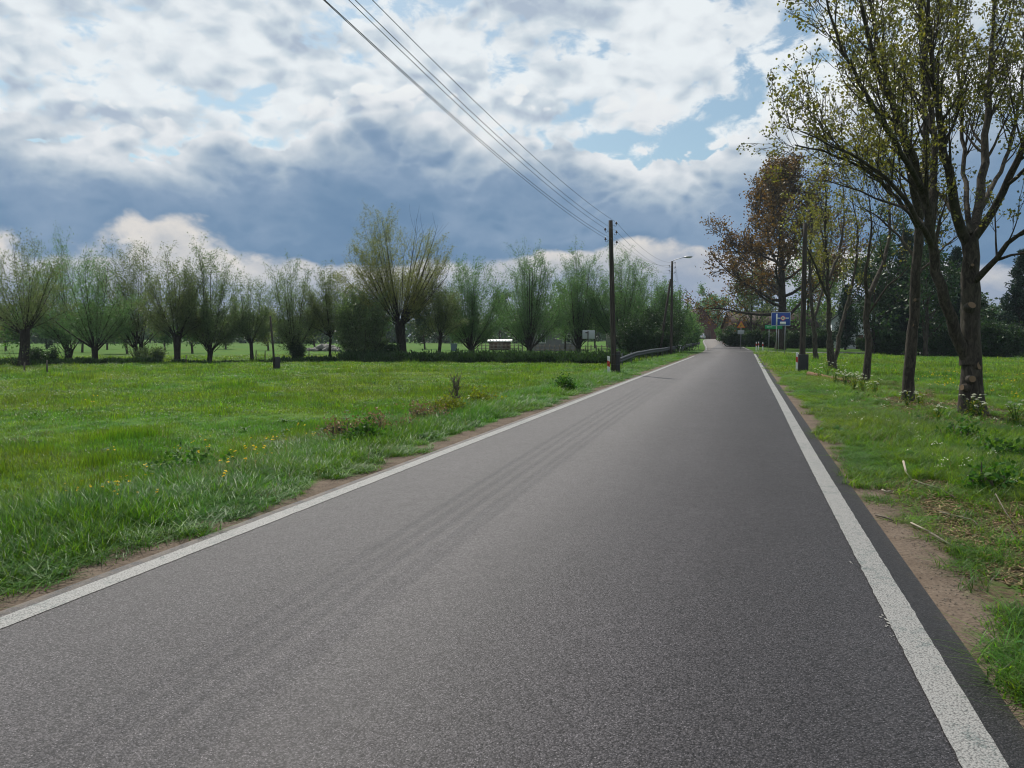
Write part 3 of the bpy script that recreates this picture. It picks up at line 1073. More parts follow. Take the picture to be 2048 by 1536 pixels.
bush(300, G3(722, 722, -.4), 2.6, 2.2, 6.4, 'dense dark willow bush left of the giant pollard', 'willow', 9000, 0.17, stems=34, group='bushes along the stream')
bush(301, G3(770, 721, -.4), 1.4, 1.0, 1.8, 'low dark bush at the foot of the giant pollard', 'deep', 2200, 0.16, group='bushes along the stream')
bush(302, at(1346, 86), 2.6, 2.6, 7.4, 'tall roadside bush behind the street lamp pole', 'willow_green', 9500, 0.18, stems=34, group='bushes beside the guard rail')
bush(303, at(1366, 100), 2.0, 2.6, 5.0, 'roadside bush hiding the gabled brick barn', 'willow_green', 8000, 0.19, stems=30, group='bushes beside the guard rail')
bush(304, at(1325, 80), 2.2, 2.2, 5.4, 'dark bush left of the street lamp brace', 'deep', 6500, 0.17, stems=26, group='bushes beside the guard rail')
bush(305, at(1275, 74), 2.4, 1.8, 4.2, 'low dark bush between the two poles', 'deep', 6000, 0.17, stems=22, group='bushes beside the guard rail')
bush(306, at(1380, 118), 1.5, 2.0, 3.0, 'bright bush where the guard rail ends', 'fresh', 4500, 0.20, stems=18, group='bushes beside the guard rail')
bush(307, G3(300, 724, -.4), 1.6, 0.9, 1.5, 'low brush beside the fourth willow from left', 'willow', 1600, 0.15, group='bushes along the stream')
bush(308, G3(85, 729, -.4), 1.5, 0.9, 1.3, 'low brush right of the leftmost willow', 'deep', 1600, 0.15, group='bushes along the stream')
bush(309, G3(597, 720, -.4), 0.8, 0.7, 1.7, 'small dark bush at the foot of the airy willow', 'deep', 1500, 0.14, group='bushes along the stream')

# ---- dark herbage on the stream bank (nobody could count it)
rng = np.random.default_rng(9)
pts_, dirs_ = [], []
for c in range(760):
    u = rng.random()
    px_ = 690 + 560 * u if rng.random() < 0.8 else rng.uniform(-60, 700)
    Zc = np.interp(px_, [-60, 400, 700, 950, 1250], [57, 63.5, 67, 64, 61]) + rng.uniform(-3.4, 0.5) * (1 if px_ > 690 else 0.35)
    p = onground(at(px_, Zc))
    h_ = rng.uniform(0.35, 1.0) * (1.0 if px_ > 690 else 0.35)
    q_, d_ = blob_points(rng, 120, p + [0, 0, h_ * 0.42], (rng.uniform(0.4, 0.8), rng.uniform(0.3, 0.6), h_ * 0.55))
    pts_.append(q_); dirs_.append(d_ * 0.5 + UP)
me = leaf_mesh('stream_bank_herbage', rng, np.concatenate(pts_), np.concatenate(dirs_), M['deep'], 0.26, 0.30, 0, 0.6)
o = link(bpy.data.objects.new('stream_bank_herbage', me))
tag(o, 'dark low herbage growing along the stream bank', 'herbage', kind='stuff')

# ---- scattered trees in the far meadow
SM = dict(k=[7, 5, 4, 3], lv=2, nc=[15, 6], t0=[0.14, 0.2], ang=[0.85, 0.7], len=[0.55, 0.5], n=[5, 3], wob=0.12, trop=[0.06, 0.03], rr=0.5,
          rmin=0.015, leaves=30, spread=0.28, rel=True, leaf_from=2)


def small_tree(seed, p, H, label, leaf='willow', group=None, S=SM, size=0.3, r=0.16, name='field_tree', bark_m='bark_dark', trunk_frac=0.3, aspect=0.5, lean=(0, 0)):
    T = Tree(seed)
    n = 9
    pts = T.walk(-UP * 0.1, unit(np.array([lean[0], lean[1], 1.0])), H * 0.86, n, 0.05, 0.06)
    T.grow(pts, r, 0.03, 0, S)
    crown = T.crown_mesh('crown', M[leaf], size, aspect, 0.05, 0.35)
    return T.finish(name, onground(p), label, 'tree', group, M[bark_m], crown)


FIELD = [(255, 96, 6.1, 'mid-distance tree just behind the fourth willow', 'willow_green'),
         (60, 100, 6.6, 'mid-distance tree right behind the thick leftmost trunk', 'fresh'),
         (385, 98, 6.1, 'mid-distance tree between the twin-trunked and forked willows', 'fresh'),
         (165, 104, 6.1, 'mid-distance tree between second and third willows', 'willow_green'),
         (745, 100, 6.6, 'mid-distance tree right of the dense willow bush', 'willow_green'),
         (1130, 98, 7.8, 'mid-distance tree hiding the grey gabled house', 'willow_green'),
         (12, 118, 6.6, 'round tree in the far meadow left of the leftmost willow', 'willow_yellow'),
         (215, 125, 6.1, 'far meadow tree seen between the third and fourth willows', 'fresh'),
         (95, 130, 5.3, 'far meadow tree seen behind the green-topped willow', 'deep'),
         (330, 122, 5.3, 'far meadow tree seen left of the twin-trunked willow', 'fresh'),
         (452, 128, 5.8, 'far meadow tree seen in the first gap of the willow row', 'deep'),
         (537, 118, 5.6, 'far meadow tree seen behind the thin pole in the field', 'willow_yellow'),
         (630, 124, 6.0, 'far meadow tree seen left of the leaning willow', 'deep'),
         (690, 130, 6.5, 'far meadow tree seen right of the leaning willow', 'fresh'),
         (850, 126, 6.7, 'far garden tree seen right of the giant pollard', 'deep'),
         (905, 120, 6.7, 'far garden tree seen left of the white-roofed shed', 'willow_green'),
         (1000, 134, 9.3, 'garden tree standing behind the white-roofed shed', 'deep'),
         (1075, 130, 8.7, 'garden tree left of the grey gabled house', 'willow_green'),
         (1190, 126, 9.3, 'garden tree right of the grey gabled house', 'willow_green'),
         (1240, 132, 9.3, 'garden tree behind the nearest roadside pole', 'deep')]
for k_, (px_, Z_, H_, lab_, lf_) in enumerate(FIELD):
    small_tree(400 + k_, at(px_, Z_), H_, lab_, lf_, 'scattered trees beyond the willow row', size=0.36)

# ---- wood on the horizon: one mass
rng = np.random.default_rng(21)
pts_, dirs_, wmb = [], [], MB()
for c in range(330):
    px_ = rng.uniform(-500, 2500)
    Z_ = rng.uniform(230, 330) if px_ < 1330 or px_ > 1560 else rng.uniform(330, 400)
    p = onground(at(px_, Z_))
    h_ = rng.uniform(6, 10) * (1.0 if px_ < 1330 else 1.35)
    wmb.tube([p, p + [0, 0, h_ * 0.5]], [0.3, 0.15], 5, cap=False)
    for s in range(4):
        cc = p + [rng.normal(0, 2.2), rng.normal(0, 2.0), h_ * (0.16 + 0.2 * s) * rng.uniform(0.85, 1.1)]
        q_, d_ = blob_points(rng, 110, cc, (rng.uniform(2.2, 4), rng.uniform(2, 3), h_ * rng.uniform(0.22, 0.34)))
        pts_.append(q_); dirs_.append(d_)
me = leaf_mesh('distant_wood', rng, np.concatenate(pts_), np.concatenate(dirs_), M['deep'], 1.0, 0.7, 0, 0.4)
o = link(bpy.data.objects.new('distant_wood', me))
tag(o, 'distant dark wood along the horizon', 'wood', kind='stuff')
wmb.obj('trunk', M['bark_dark'], o, True)

# ------------------------------------------------------------------ the trees on the right verge
def limb_pts(T, base, Z0, lst):
    """main limbs given as (px, py, depth offset); each gets its own place in depth"""
    out_ = []
    for px_, py_, dz_ in lst:
        d = ray(px_, py_)
        fw = d[1] * math.cos(YAW) - d[0] * math.sin(YAW)
        t = (Z0 + dz_) / fw
        out_.append(d * t + np.array([0, 0, CAMH]) - base)
    P = np.array(out_)
    # resample smoothly
    s = np.concatenate([[0], np.cumsum(np.linalg.norm(np.diff(P, axis=0), axis=1))])
    u = np.linspace(0, s[-1], max(6, int(s[-1] / 0.35)))
    Q = np.stack([np.interp(u, s, P[:, j]) for j in range(3)], -1)
    Q[1:-1] = (Q[:-2] + 2 * Q[1:-1] + Q[2:]) / 4
    Q[1:-1] += T.rng.normal(0, 0.02, Q[1:-1].shape)
    return Q


MAPLE = dict(k=[10, 6, 4, 3], lv=3, nc=[3.1, 3.6, 3.6], per_m=True, t0=[0.30, 0.25, 0.2], ang=[0.62, 0.65, 0.7], len=[1.75, 0.85, 0.40], n=[7, 4, 3],
             wob=0.07, trop=[0.15, 0.08, 0.05], rr=0.42, rmin=0.0045, leaves=13, spread=0.065, lt0=0.55, fall=0.35)


def near_tree(seed, base_px, base_py, limbs, label, leaf='maple', S=MAPLE, size=0.064, keep=1.0, guess=-0.1, scars=(), aspect=0.8, bark_m='bark_maple'):
    b = G3(base_px, base_py, guess)
    Z0 = b[1] * math.cos(YAW) - b[0] * math.sin(YAW)
    mpp = Z0 / FOC
    T = Tree(seed)
    for li, (lst, r0, r1, grows) in enumerate(limbs):
        P = limb_pts(T, b, Z0, lst)
        if grows:
            T.grow(P, r0 * mpp, r1 * mpp, 0, S)
        else:
            rr = np.linspace(r0 * mpp, r1 * mpp, len(P))
            rr[0] *= 1.22 if li == 0 else 1.0
            rr *= 1 + 0.05 * np.sin(np.arange(len(P)) * 1.9)
            T.wood.tube(P, rr, 14, cap=False)
    crown = T.crown_mesh('crown', M[leaf], size, aspect, 0.05, 0.3, keep=keep)
    e = T.finish('maple_tree' if leaf.startswith('maple') else 'verge_tree', b, label, 'tree', 'trees on the right verge', M[bark_m], crown)
    for (sx, sy, sr, nrm) in scars:
        d = ray(sx, sy)
        fw = d[1] * math.cos(YAW) - d[0] * math.sin(YAW)
        c = d * ((Z0 - nrm[3]) / fw) + np.array([0, 0, CAMH]) - b
        nn = unit(np.array(nrm[:3]))
        mb = MB()
        mb.tube([c - nn * 0.14, c - nn * 0.05, c - nn * 0.012, c], [sr * mpp * 1.5, sr * mpp * 1.32, sr * mpp * 1.16, sr * mpp * 0.98], 14, cap=False)
        o = mb.obj('pruned_stub', M[bark_m], e, True)
        o2 = MB().disc(c + nn * 0.002, sr * mpp * 0.97, nn, 14).obj('cut_face', M['cut_wood'], o)
    return e


VIEW = np.array([0.28, -0.96, 0.0])       # roughly towards the camera from the right verge
near_tree(501, 1945, 829, [
    ([(1946, 836, 0), (1945, 800, 0), (1944, 750, 0), (1941, 715, 0), (1941, 680, 0), (1942, 640, 0)], 24.5, 14, False),
    ([(1936, 722, 0), (1912, 665, -0.1), (1888, 600, -0.2), (1872, 540, -0.3), (1864, 470, -0.5), (1850, 400, -0.7), (1832, 325, -1.0), (1800, 245, -1.3), (1768, 165, -1.6), (1738, 80, -2.0), (1715, -20, -2.2)], 12, 2.2, True),
    ([(1866, 500, -0.4), (1840, 440, -1.0), (1800, 385, -1.6), (1745, 335, -2.0), (1690, 300, -2.4), (1630, 275, -2.6), (1600, 262, -2.5)], 6, 1.0, True),
    ([(1858, 430, -0.6), (1870, 350, -0.2), (1868, 260, 0.3), (1855, 160, 0.6), (1848, 50, 0.8), (1842, -70, 1.0)], 8.5, 2, True),
    ([(1846, 385, -0.8), (1800, 300, -1.9), (1745, 215, -2.6), (1705, 140, -2.8), (1668, 60, -2.9), (1650, -20, -3.0)], 6, 1.5, True),
    ([(1941, 730, 0), (1943, 640, 0.1), (1942, 580, 0.2), (1940, 520, 0.2), (1939, 478, 0.2)], 20, 15, False),
    ([(1938, 492, 0.2), (1918, 440, 0.0), (1904, 380, -0.3), (1886, 300, -0.6), (1874, 205, -0.8), (1862, 100, -1.0), (1850, -40, -1.2)], 10.5, 2.2, True),
    ([(1940, 490, 0.2), (1956, 430, 0.6), (1966, 350, 1.0), (1974, 250, 1.3), (1982, 140, 1.6), (1988, 20, 1.8), (1992, -90, 2.0)], 10.5, 2.2, True),
    ([(1946, 480, 0.2), (1985, 425, 0.0), (2014, 370, -0.4), (2040, 310, -0.8), (2066, 230, -1.1), (2090, 120, -1.4), (2110, 0, -1.6)], 8.5, 2.0, True),
    ([(1952, 560, 0.0), (1972, 538, -0.4), (1996, 512, -0.8), (2014, 480, -1.1), (2040, 462, -1.4), (2090, 440, -1.7), (2150, 420, -2.0)], 7, 1.4, True),
    ([(1985, 522, -0.6), (2012, 512, -0.9), (2048, 508, -1.2), (2090, 498, -1.5)], 3.2, 1.0, True),
    ([(1960, 420, 0.6), (2000, 350, 1.6), (2030, 260, 2.2), (2046, 150, 2.6), (2050, 20, 3.0)], 5.5, 1.2, True),
    ([(1944, 470, 0.2), (1930, 380, 1.6), (1925, 280, 2.4), (1918, 170, 3.0), (1915, 40, 3.4), (1912, -80, 3.6)], 6, 1.3, True),
    ([(2014, 370, -0.4), (2060, 330, -1.4), (2110, 270, -2.0), (2150, 180, -2.4)], 4.0, 1.0, True),
    ([(1862, 460, -0.5), (1815, 420, 0.6), (1760, 395, 1.2), (1700, 380, 1.6), (1650, 360, 1.8)], 4.0, 1.0, True),
    ([(1925, 455, 0.1), (1890, 400, 1.0), (1850, 350, 1.8), (1800, 310, 2.4), (1750, 270, 2.8), (1700, 215, 3.1)], 5, 1.2, True),
], 'big maple with pruned forked trunk, nearest tree on the right verge', keep=1.0,
    scars=((1944, 610, 7.5, (0.25, -0.8, 0.55, 0.25)), (1959, 731, 8.0, (0.75, -0.75, 0.1, 0.20)), (1945, 758, 6.5, (0.1, -1, 0.15, 0.285)), (1924, 775, 6.0, (-0.95, -0.45, 0.1, 0.16)),
           (1945, 530, 3, (-0.1, -1, 0.2, 0.19))))
near_tree(502, 1815, 804, [
    ([(1815, 810, 0), (1817, 770, 0), (1822, 700, 0), (1828, 620, 0), (1833, 540, 0), (1836, 470, 0.1), (1838, 425, 0.1)], 11.5, 8, False),
    ([(1838, 440, 0.1), (1828, 370, -0.2), (1808, 290, -0.6), (1784, 200, -1.0), (1758, 90, -1.4), (1735, -30, -1.8)], 8.5, 2, True),
    ([(1838, 440, 0.1), (1848, 360, 0.5), (1852, 260, 0.9), (1848, 140, 1.2), (1840, 10, 1.5), (1836, -80, 1.6)], 8.5, 2, True),
    ([(1836, 455, 0.1), (1800, 400, -0.8), (1750, 350, -1.5), (1695, 320, -2.0), (1640, 300, -2.4), (1590, 290, -2.6)], 5, 1.2, True),
    ([(1834, 520, 0), (1800, 475, 0.6), (1765, 440, 1.0), (1725, 415, 1.3)], 3.5, 1.0, True),
    ([(1832, 560, 0), (1862, 520, 0.4), (1892, 490, 0.7), (1925, 465, 1.0)], 3.2, 1.0, True),
], 'slim straight maple left of the pruned forked maple', 'maple', keep=0.8, scars=((1830, 600, 3.2, (-0.6, -0.8, 0.1, 0.12)), (1826, 650, 3.0, (-0.8, -0.6, 0.1, 0.1))))

THIN = dict(MAPLE, nc=[1.6, 2.4, 2.6], len=[2.0, 0.9, 0.4], leaves=8, spread=0.07, ang=[0.5, 0.6, 0.7])
near_tree(503, 1731, 766, [
    ([(1729, 770, 0), (1737, 715, 0), (1735, 660, 0), (1733, 620, 0), (1736, 590, 0)], 7.5, 5.5, False),
    ([(1736, 595, 0), (1752, 560, 0.2), (1770, 520, 0.5), (1782, 470, 0.9), (1778, 410, 1.2), (1770, 350, 1.4)], 5.2, 1.0, True),
    ([(1736, 600, 0), (1728, 560, -0.3), (1740, 500, -0.6), (1745, 440, -0.8), (1735, 380, -1.0)], 4, 0.9, True),
    ([(1735, 630, 0), (1760, 590, -0.5), (1795, 555, -0.9), (1820, 530, -1.2)], 2.6, 0.8, True),
], 'thin crooked verge tree with a wavy pale trunk', 'maple_pale', THIN, 0.10, 0.35, aspect=0.7)
DTREE = dict(MAPLE, nc=[1.5, 2.2, 2.2], len=[2.4, 1.0, 0.5], leaves=12, spread=0.12, ang=[0.5, 0.6, 0.7], n=[6, 3, 3])
near_tree(504, 1666, 741, [
    ([(1667, 744, 0), (1662, 715, 0), (1659, 680, 0)], 8.5, 6, False),
    ([(1664, 722, 0), (1658, 660, 0), (1656, 590, -0.2), (1654, 520, -0.4), (1650, 450, -0.6), (1652, 390, -0.8), (1648, 345, -1.0)], 5.0, 1.0, True),
    ([(1668, 728, 0), (1676, 690, 0.3), (1684, 640, 0.6), (1700, 590, 1.0), (1712, 530, 1.3), (1716, 460, 1.6), (1705, 400, 1.8)], 4.6, 1.0, True),
    ([(1658, 600, -0.2), (1635, 540, -1.2), (1612, 490, -1.8), (1600, 440, -2.2)], 3.2, 0.9, True),
    ([(1658, 560, -0.2), (1680, 500, 0.8), (1690, 430, 1.4), (1685, 370, 1.8)], 3.2, 0.9, True),
], 'yellow-green verge tree with a V-shaped double trunk', 'maple_pale', DTREE, 0.14, 0.9, aspect=0.6)
near_tree(505, 1632, 722, [
    ([(1632, 725, 0), (1630, 690, 0), (1628, 650, 0)], 5, 4, False),
    ([(1628, 655, 0), (1622, 590, -0.3), (1618, 520, -0.5), (1624, 450, -0.8), (1618, 390, -1)], 3.8, 0.8, True),
    ([(1628, 640, 0), (1645, 580, 0.8), (1650, 510, 1.4), (1640, 440, 1.8)], 3.2, 0.8, True),
], 'slender verge tree just behind the right-hand pole', 'maple_pale', DTREE, 0.16, 0.9, aspect=0.6)

# ---- bronze-leaved oak by the junction
OAK = dict(k=[12, 8, 5, 3], lv=3, nc=[0, 13, 7], t0=[0.3, 0.3, 0.2], ang=[0.9, 0.75, 0.75], len=[0.5, 0.40, 0.42], n=[7, 5, 3], wob=0.13, trop=[0.05, 0.04, 0.02],
           rr=0.45, rmin=0.03, leaves=9, spread=0.42, rel=True, leaf_from=2, fall=0.3)


def oak():
    b = onground(at(1560, 106))
    T = Tree(610)
    rng = T.rng
    mpp = 106 / FOC
    H = 27.0
    pts = T.walk(-UP * 0.2, np.array([-0.02, 0, 1.0]), H * 0.80, 14, 0.035, 0.05)
    rr = np.interp(np.linspace(0, 1, 15), [0, 0.06, 0.5, 1], [0.80, 0.60, 0.42, 0.10])
    T.wood.tube(pts, rr, 12, cap=False)
    for c in range(30):
        t = 0.20 + 0.78 * (c + rng.random()) / 30
        x = t * 14; i_ = min(int(x), 13); f = x - i_
        p = pts[i_] * (1 - f) + pts[i_ + 1] * f
        az = c * 2.399 + rng.normal(0, 0.3)
        a_out = np.interp(t, [0.2, 0.5, 1.0], [1.45, 1.1, 0.35]) * rng.uniform(0.85, 1.1)
        d = np.array([math.sin(a_out) * math.cos(az), math.sin(a_out) * math.sin(az), math.cos(a_out)])
        L = np.interp(t, [0.2, 0.4, 0.7, 1.0], [12.2, 11.6, 8.0, 4.4]) * rng.uniform(0.75, 1.1)
        q_ = T.walk(p, d, L, 8, 0.12, 0.045)
        T.grow(q_, np.interp(t, [0.2, 1], [0.24, 0.09]), 0.04, 1, OAK)
    crown = T.crown_mesh('crown', M['oak'], 0.33, 0.6, 0.05, 0.25)
    return T.finish('oak_tree', b, 'large oak with bronze-brown young leaves right of the road', 'tree', None, M['bark_dark'], crown)


oak()

BIG = dict(SM, nc=[15, 7], leaves=34, spread=0.40)
BACK = [
    (1850, 84, 12, 'dark tree filling the gap between the maples', 'deep', BIG, 0.4),
    (1745, 90, 12, 'dark tree right of the thin crooked trunk', 'deep', BIG, 0.4),
    (1436, 245, 13, 'fresh green tree at the far end of the road', 'fresh', BIG, 0.5),
    (1405, 262, 17, 'tall pale tree rising behind the gabled brick barn', 'willow_green', BIG, 0.5),
    (1497, 128, 12, 'thin-leaved tree left of the oak trunk', 'willow_brown', BIG, 0.36),
    (1610, 132, 15, 'green tree behind the oak and the blue sign', 'fresh', BIG, 0.4),
    (1530, 150, 14, 'dark tree behind the long brick barn', 'deep', BIG, 0.42),
    (1790, 97, 17, 'dark broad tree behind the slim straight maple', 'deep', BIG, 0.42),
    (1740, 132, 16, 'tall tree behind the white house', 'willow_brown', BIG, 0.42),
    (1866, 98, 10, 'dark tree between the two maples, behind the parked white car', 'deep', BIG, 0.42),
    (1965, 98, 7, 'dark tree behind the pruned forked maple', 'deep', BIG, 0.42),
    (2110, 98, 9, 'dark tree beyond the right edge spruce', 'deep', BIG, 0.42),
    (1665, 140, 17, 'tall tree left of the white house', 'willow_brown', BIG, 0.42),
]
for k_, (px_, Z_, H_, lab_, lf_, S_, sz_) in enumerate(BACK):
    small_tree(700 + k_, at(px_, Z_), H_, lab_, lf_, 'trees around the village houses', S_, sz_, 0.26, 'village_tree')


def spruce(seed, p, H, R, label, leaf='spruce'):
    T = Tree(seed)
    rng = T.rng
    pts = T.walk(-UP * 0.1, UP, H, 8, 0.01, 0.05)
    T.wood.tube(pts, np.linspace(R * 0.075, 0.02, 9), 7, cap=False)
    z = 0.10 * H
    while z < H * 0.985:
        u = z / H
        Lr = R * (1 - u) ** 0.85 + 0.12
        for c in range(6):
            az = rng.uniform(0, 6.28)
            d = np.array([math.cos(az), math.sin(az), -0.12 + 0.5 * u])
            x = u * 8; i_ = min(int(x), 7); f = x - i_
            p0 = pts[i_] * (1 - f) + pts[i_ + 1] * f
            q_ = T.walk(p0, d, Lr * rng.uniform(0.7, 1.1), 4, 0.06, 0.03)
            T.wood.tube(q_, np.linspace(0.03, 0.008, 5), 3, cap=False)
            T.leaves_on(q_, int(30 + 26 * Lr), 0.13, 0.1)
        z += 0.36
    crown = T.crown_mesh('crown', M[leaf], 0.36, 0.35, 0.12, 0.45)
    return T.finish('spruce_tree', onground(p), label, 'tree', 'spruces by the village', M['bark_dark'], crown)


spruce(801, at(2034, 90), 12.0, 3.2, 'dark spruce at the right edge of the picture')
spruce(802, at(1690, 110), 9.0, 2.2, 'small dark spruce left of the white house')
spruce(803, at(1812, 94), 15.0, 3.3, 'tall dark spruce behind the slim straight maple')
spruce(804, at(1772, 96), 9.5, 2.6, 'middle-sized spruce right of the white house')
spruce(805, at(1905, 95), 13.0, 3.4, 'tall dark spruce left of the pruned forked maple')

# hedges and shrubs around the houses
HEDGE = [
    (1955, 86, 4.0, 1.6, 3.8, 'dark hedge just right of the pruned maple trunk', 'deep'),
    (2015, 84, 3.6, 1.6, 4.0, 'dark hedge under the right edge spruce', 'deep'),
    (1880, 88, 3.0, 1.6, 3.4, 'dark hedge between the two maple trunks', 'deep'),
    (1775, 90, 3.2, 1.6, 2.6, 'dark hedge left of the slim straight maple', 'deep'),
    (1462, 150, 3.0, 2.4, 3.6, 'rounded green shrub at the right bend of the road', 'fresh'),
    (1472, 118, 2.2, 1.8, 3.2, 'green shrub behind the yellow warning sign', 'deep'),
    (1520, 116, 4.2, 1.6, 2.4, 'dark hedge in front of the long brick barn', 'deep'),
    (1590, 112, 3.2, 1.6, 2.6, 'dark hedge right of the oak trunk', 'deep'),
    (1640, 116, 3.0, 1.6, 3.0, 'dark hedge left of the small spruce', 'deep'),
    (1760, 104, 3.0, 1.5, 2.2, 'dark hedge right of the white house wall', 'deep'),
    (1830, 122, 3.4, 1.5, 4.2, 'tall dark hedge behind the parked white car', 'deep'),
    (1930, 100, 3.6, 1.6, 3.6, 'dark hedge behind the pruned forked maple', 'deep'),
    (1985, 100, 4.4, 1.7, 4.4, 'tall dark hedge left of the right edge spruce', 'deep'),
    (2080, 98, 5.0, 1.8, 4.2, 'dark hedge at the right edge of the picture', 'deep'),
]
for k_, (px_, Z_, rx_, ry_, h_, lab_, lf_) in enumerate(HEDGE):
    bush(900 + k_, at(px_, Z_), rx_, ry_, h_, lab_, lf_, int(900 * rx_ * h_ ** 0.7), 0.26, 'hedge' if 'hedge' in lab_ else 'shrub', 22, 'hedges by the village', 0.5)

# ------------------------------------------------------------------ poles, wires, lamp
def rel(lst):
    return [np.array(p, float) for p in lst]


def insulator(parent, side, z, off=0.0):
    """curved hook with a porcelain bell at its end"""
    t = np.linspace(0, math.pi, 7)
    hook = [[side * 0.10, 0, z]] + [[side * (0.16 + 0.05 * (1 - math.cos(a_))), 0, z - 0.05 * math.sin(a_)] for a_ in t] + [[side * 0.26, 0, z + 0.03]]
    o = MB().tube(np.array(hook) + [off, 0, 0], 0.010, 6).obj('hook', M['wire'], parent, True)
    prof = [(0.0, 0.018), (0.02, 0.05), (0.05, 0.055), (0.07, 0.03), (0.10, 0.04), (0.13, 0.015)]
    mb = MB().tube([[off + side * 0.26, 0, z + 0.03 + a_] for a_, _ in prof], [b_ for _, b_ in prof], 10)
    mb.obj('insulator', M['porcelain'], o, True)
    return np.array([off + side * 0.26, 0, z + 0.12])


POLES = []


def pole(p, H, label, r0=0.128, r1=0.092, foot=True, name='utility_pole', wires=True, lean=0.0, dzs=None, group='poles of the overhead line'):
    b = onground(p)
    e = empty(name, b, label, 'pole', group)
    n = 9
    pts = [[lean * H * (k_ / (n - 1)), 0, -0.2 + (H + 0.2) * k_ / (n - 1)] for k_ in range(n)]
    MB().tube(pts, np.linspace(r0, r1, n), 14).obj('shaft', M['pole_wood'], e, True)
    if foot:
        o = MB().box((r0 * 0.9 + 0.075, 0.02, 0.42), (0.17, 0.22, 1.25)).obj('footing', M['dark_concrete'], e, bevel=0.012)
        for z_ in (0.45, 0.90):
            MB().tube([[0.08 + math.cos(a_) * (r0 + 0.10), math.sin(a_) * (r0 + 0.02), z_] for a_ in np.linspace(0, 6.283, 17)], 0.012, 5, cap=False).obj('clamp_band', M['wire'], o)
    att = []
    if wires:
        for side, dz_ in ((-1, -0.48), (-1, -0.92), (1, -0.22), (1, -0.62), (1, -1.08)) if dzs is None else dzs:
            att.append(b + insulator(e, side, H + dz_, lean * (H + dz_)))
    POLES.append(att)
    return e


p0 = np.array([-5.55, -1.5, 0])
pole(p0, 8.0, 'wooden utility pole beside the camera, outside the left edge', dzs=((-1, -0.32), (-1, -0.62), (1, -0.66), (1, -0.82), (1, -1.17)))
P1 = G3(1228, 748, -0.05)
pole(P1, 7.05, 'tall wooden utility pole beside the delineator on the left verge', lean=-0.03)
P2 = at(1342, 72)
lamp = pole(P2, 8.6, 'wooden pole carrying the street lamp, with slanted brace', foot=False, name='street_lamp')
MB().tube([[-0.12, 0.05, 7.0], [-0.75, 0.3, 2.6], [-1.1, 0.45, -0.1]], [0.10, 0.115, 0.125], 10).obj('brace', M['pole_wood'], lamp, True)
arm = MB().tube([[0.02, 0, 8.35], [0.08, 0, 8.62], [0.25, -0.02, 8.72], [0.7, -0.06, 8.84], [1.15, -0.10, 8.92]], 0.03, 8).obj('arm', M['galv'], lamp, True)
prof = [(0.0, 0.05), (0.05, 0.09), (0.25, 0.14), (0.5, 0.15), (0.68, 0.11), (0.76, 0.04)]
mb = MB().tube([[1.05 + a_, -0.10, 8.93 + 0.03 * a_] for a_, _ in prof], [b_ for _, b_ in prof], 14)
mb.V = [np.stack([v_[:, 0], v_[:, 1], 8.94 + (v_[:, 2] - 8.94) * 0.62], -1) for v_ in mb.V]
hd = mb.obj('lamp_head', M['lamp_head'], lamp, True)
mb = MB().tube([[1.22 + a_, -0.10, 8.875] for a_ in (0, 0.1, 0.3, 0.42, 0.46)], [0.03, 0.09, 0.105, 0.07, 0.02], 12)
mb.V = [np.stack([v_[:, 0], v_[:, 1], 8.875 + (v_[:, 2] - 8.875) * 0.5], -1) for v_ in mb.V]
mb.obj('lens', M['lamp_glass'], hd, True)
pole(at(1358, 108), 8.2, 'third pole of the line, top showing over the bushes', foot=False)
pole(at(1374, 144), 8.4, 'farthest pole of the line, near the gabled barn', foot=False)

WL = ['upper left wire of the overhead line', 'lowest left wire of the overhead line', 'topmost right wire of the overhead line', 'middle right wire of the overhead line', 'lowest right wire of the overhead line']
for wi in range(5):
    pts = []
    for a, b in zip(POLES[:-1], POLES[1:]):
        A, B = a[wi], b[wi]
        L = np.linalg.norm(B - A)
        for t in np.linspace(0, 1, 25)[:-1]:
            pts.append(A * (1 - t) + B * t - np.array([0, 0, 4 * (0.0150 + 0.0004 * wi) * L * t * (1 - t)]))
    pts.append(POLES[-1][wi])
    pts = np.array(pts)
    o = MB().tube(pts, 0.0062, 5).obj('overhead_wire', M['wire'], None, True)
    tag(o, WL[wi], 'wire', 'wires of the overhead line')

# pole on the right verge with block footing
b = G3(1604, 744, -0.1)
e = empty('utility_pole', b, 'bare wooden pole with black block footing on the right verge', 'pole')
MB().tube([[0, 0, 0.3 + 0.75 * k_] for k_ in range(10)], np.linspace(0.14, 0.095, 10), 14).obj('shaft', M['pole_wood'], e, True)
MB().box((0.04, 0, 0.36), (0.46, 0.40, 0.98)).obj('footing', M['dark_concrete'], e, bevel=0.02)

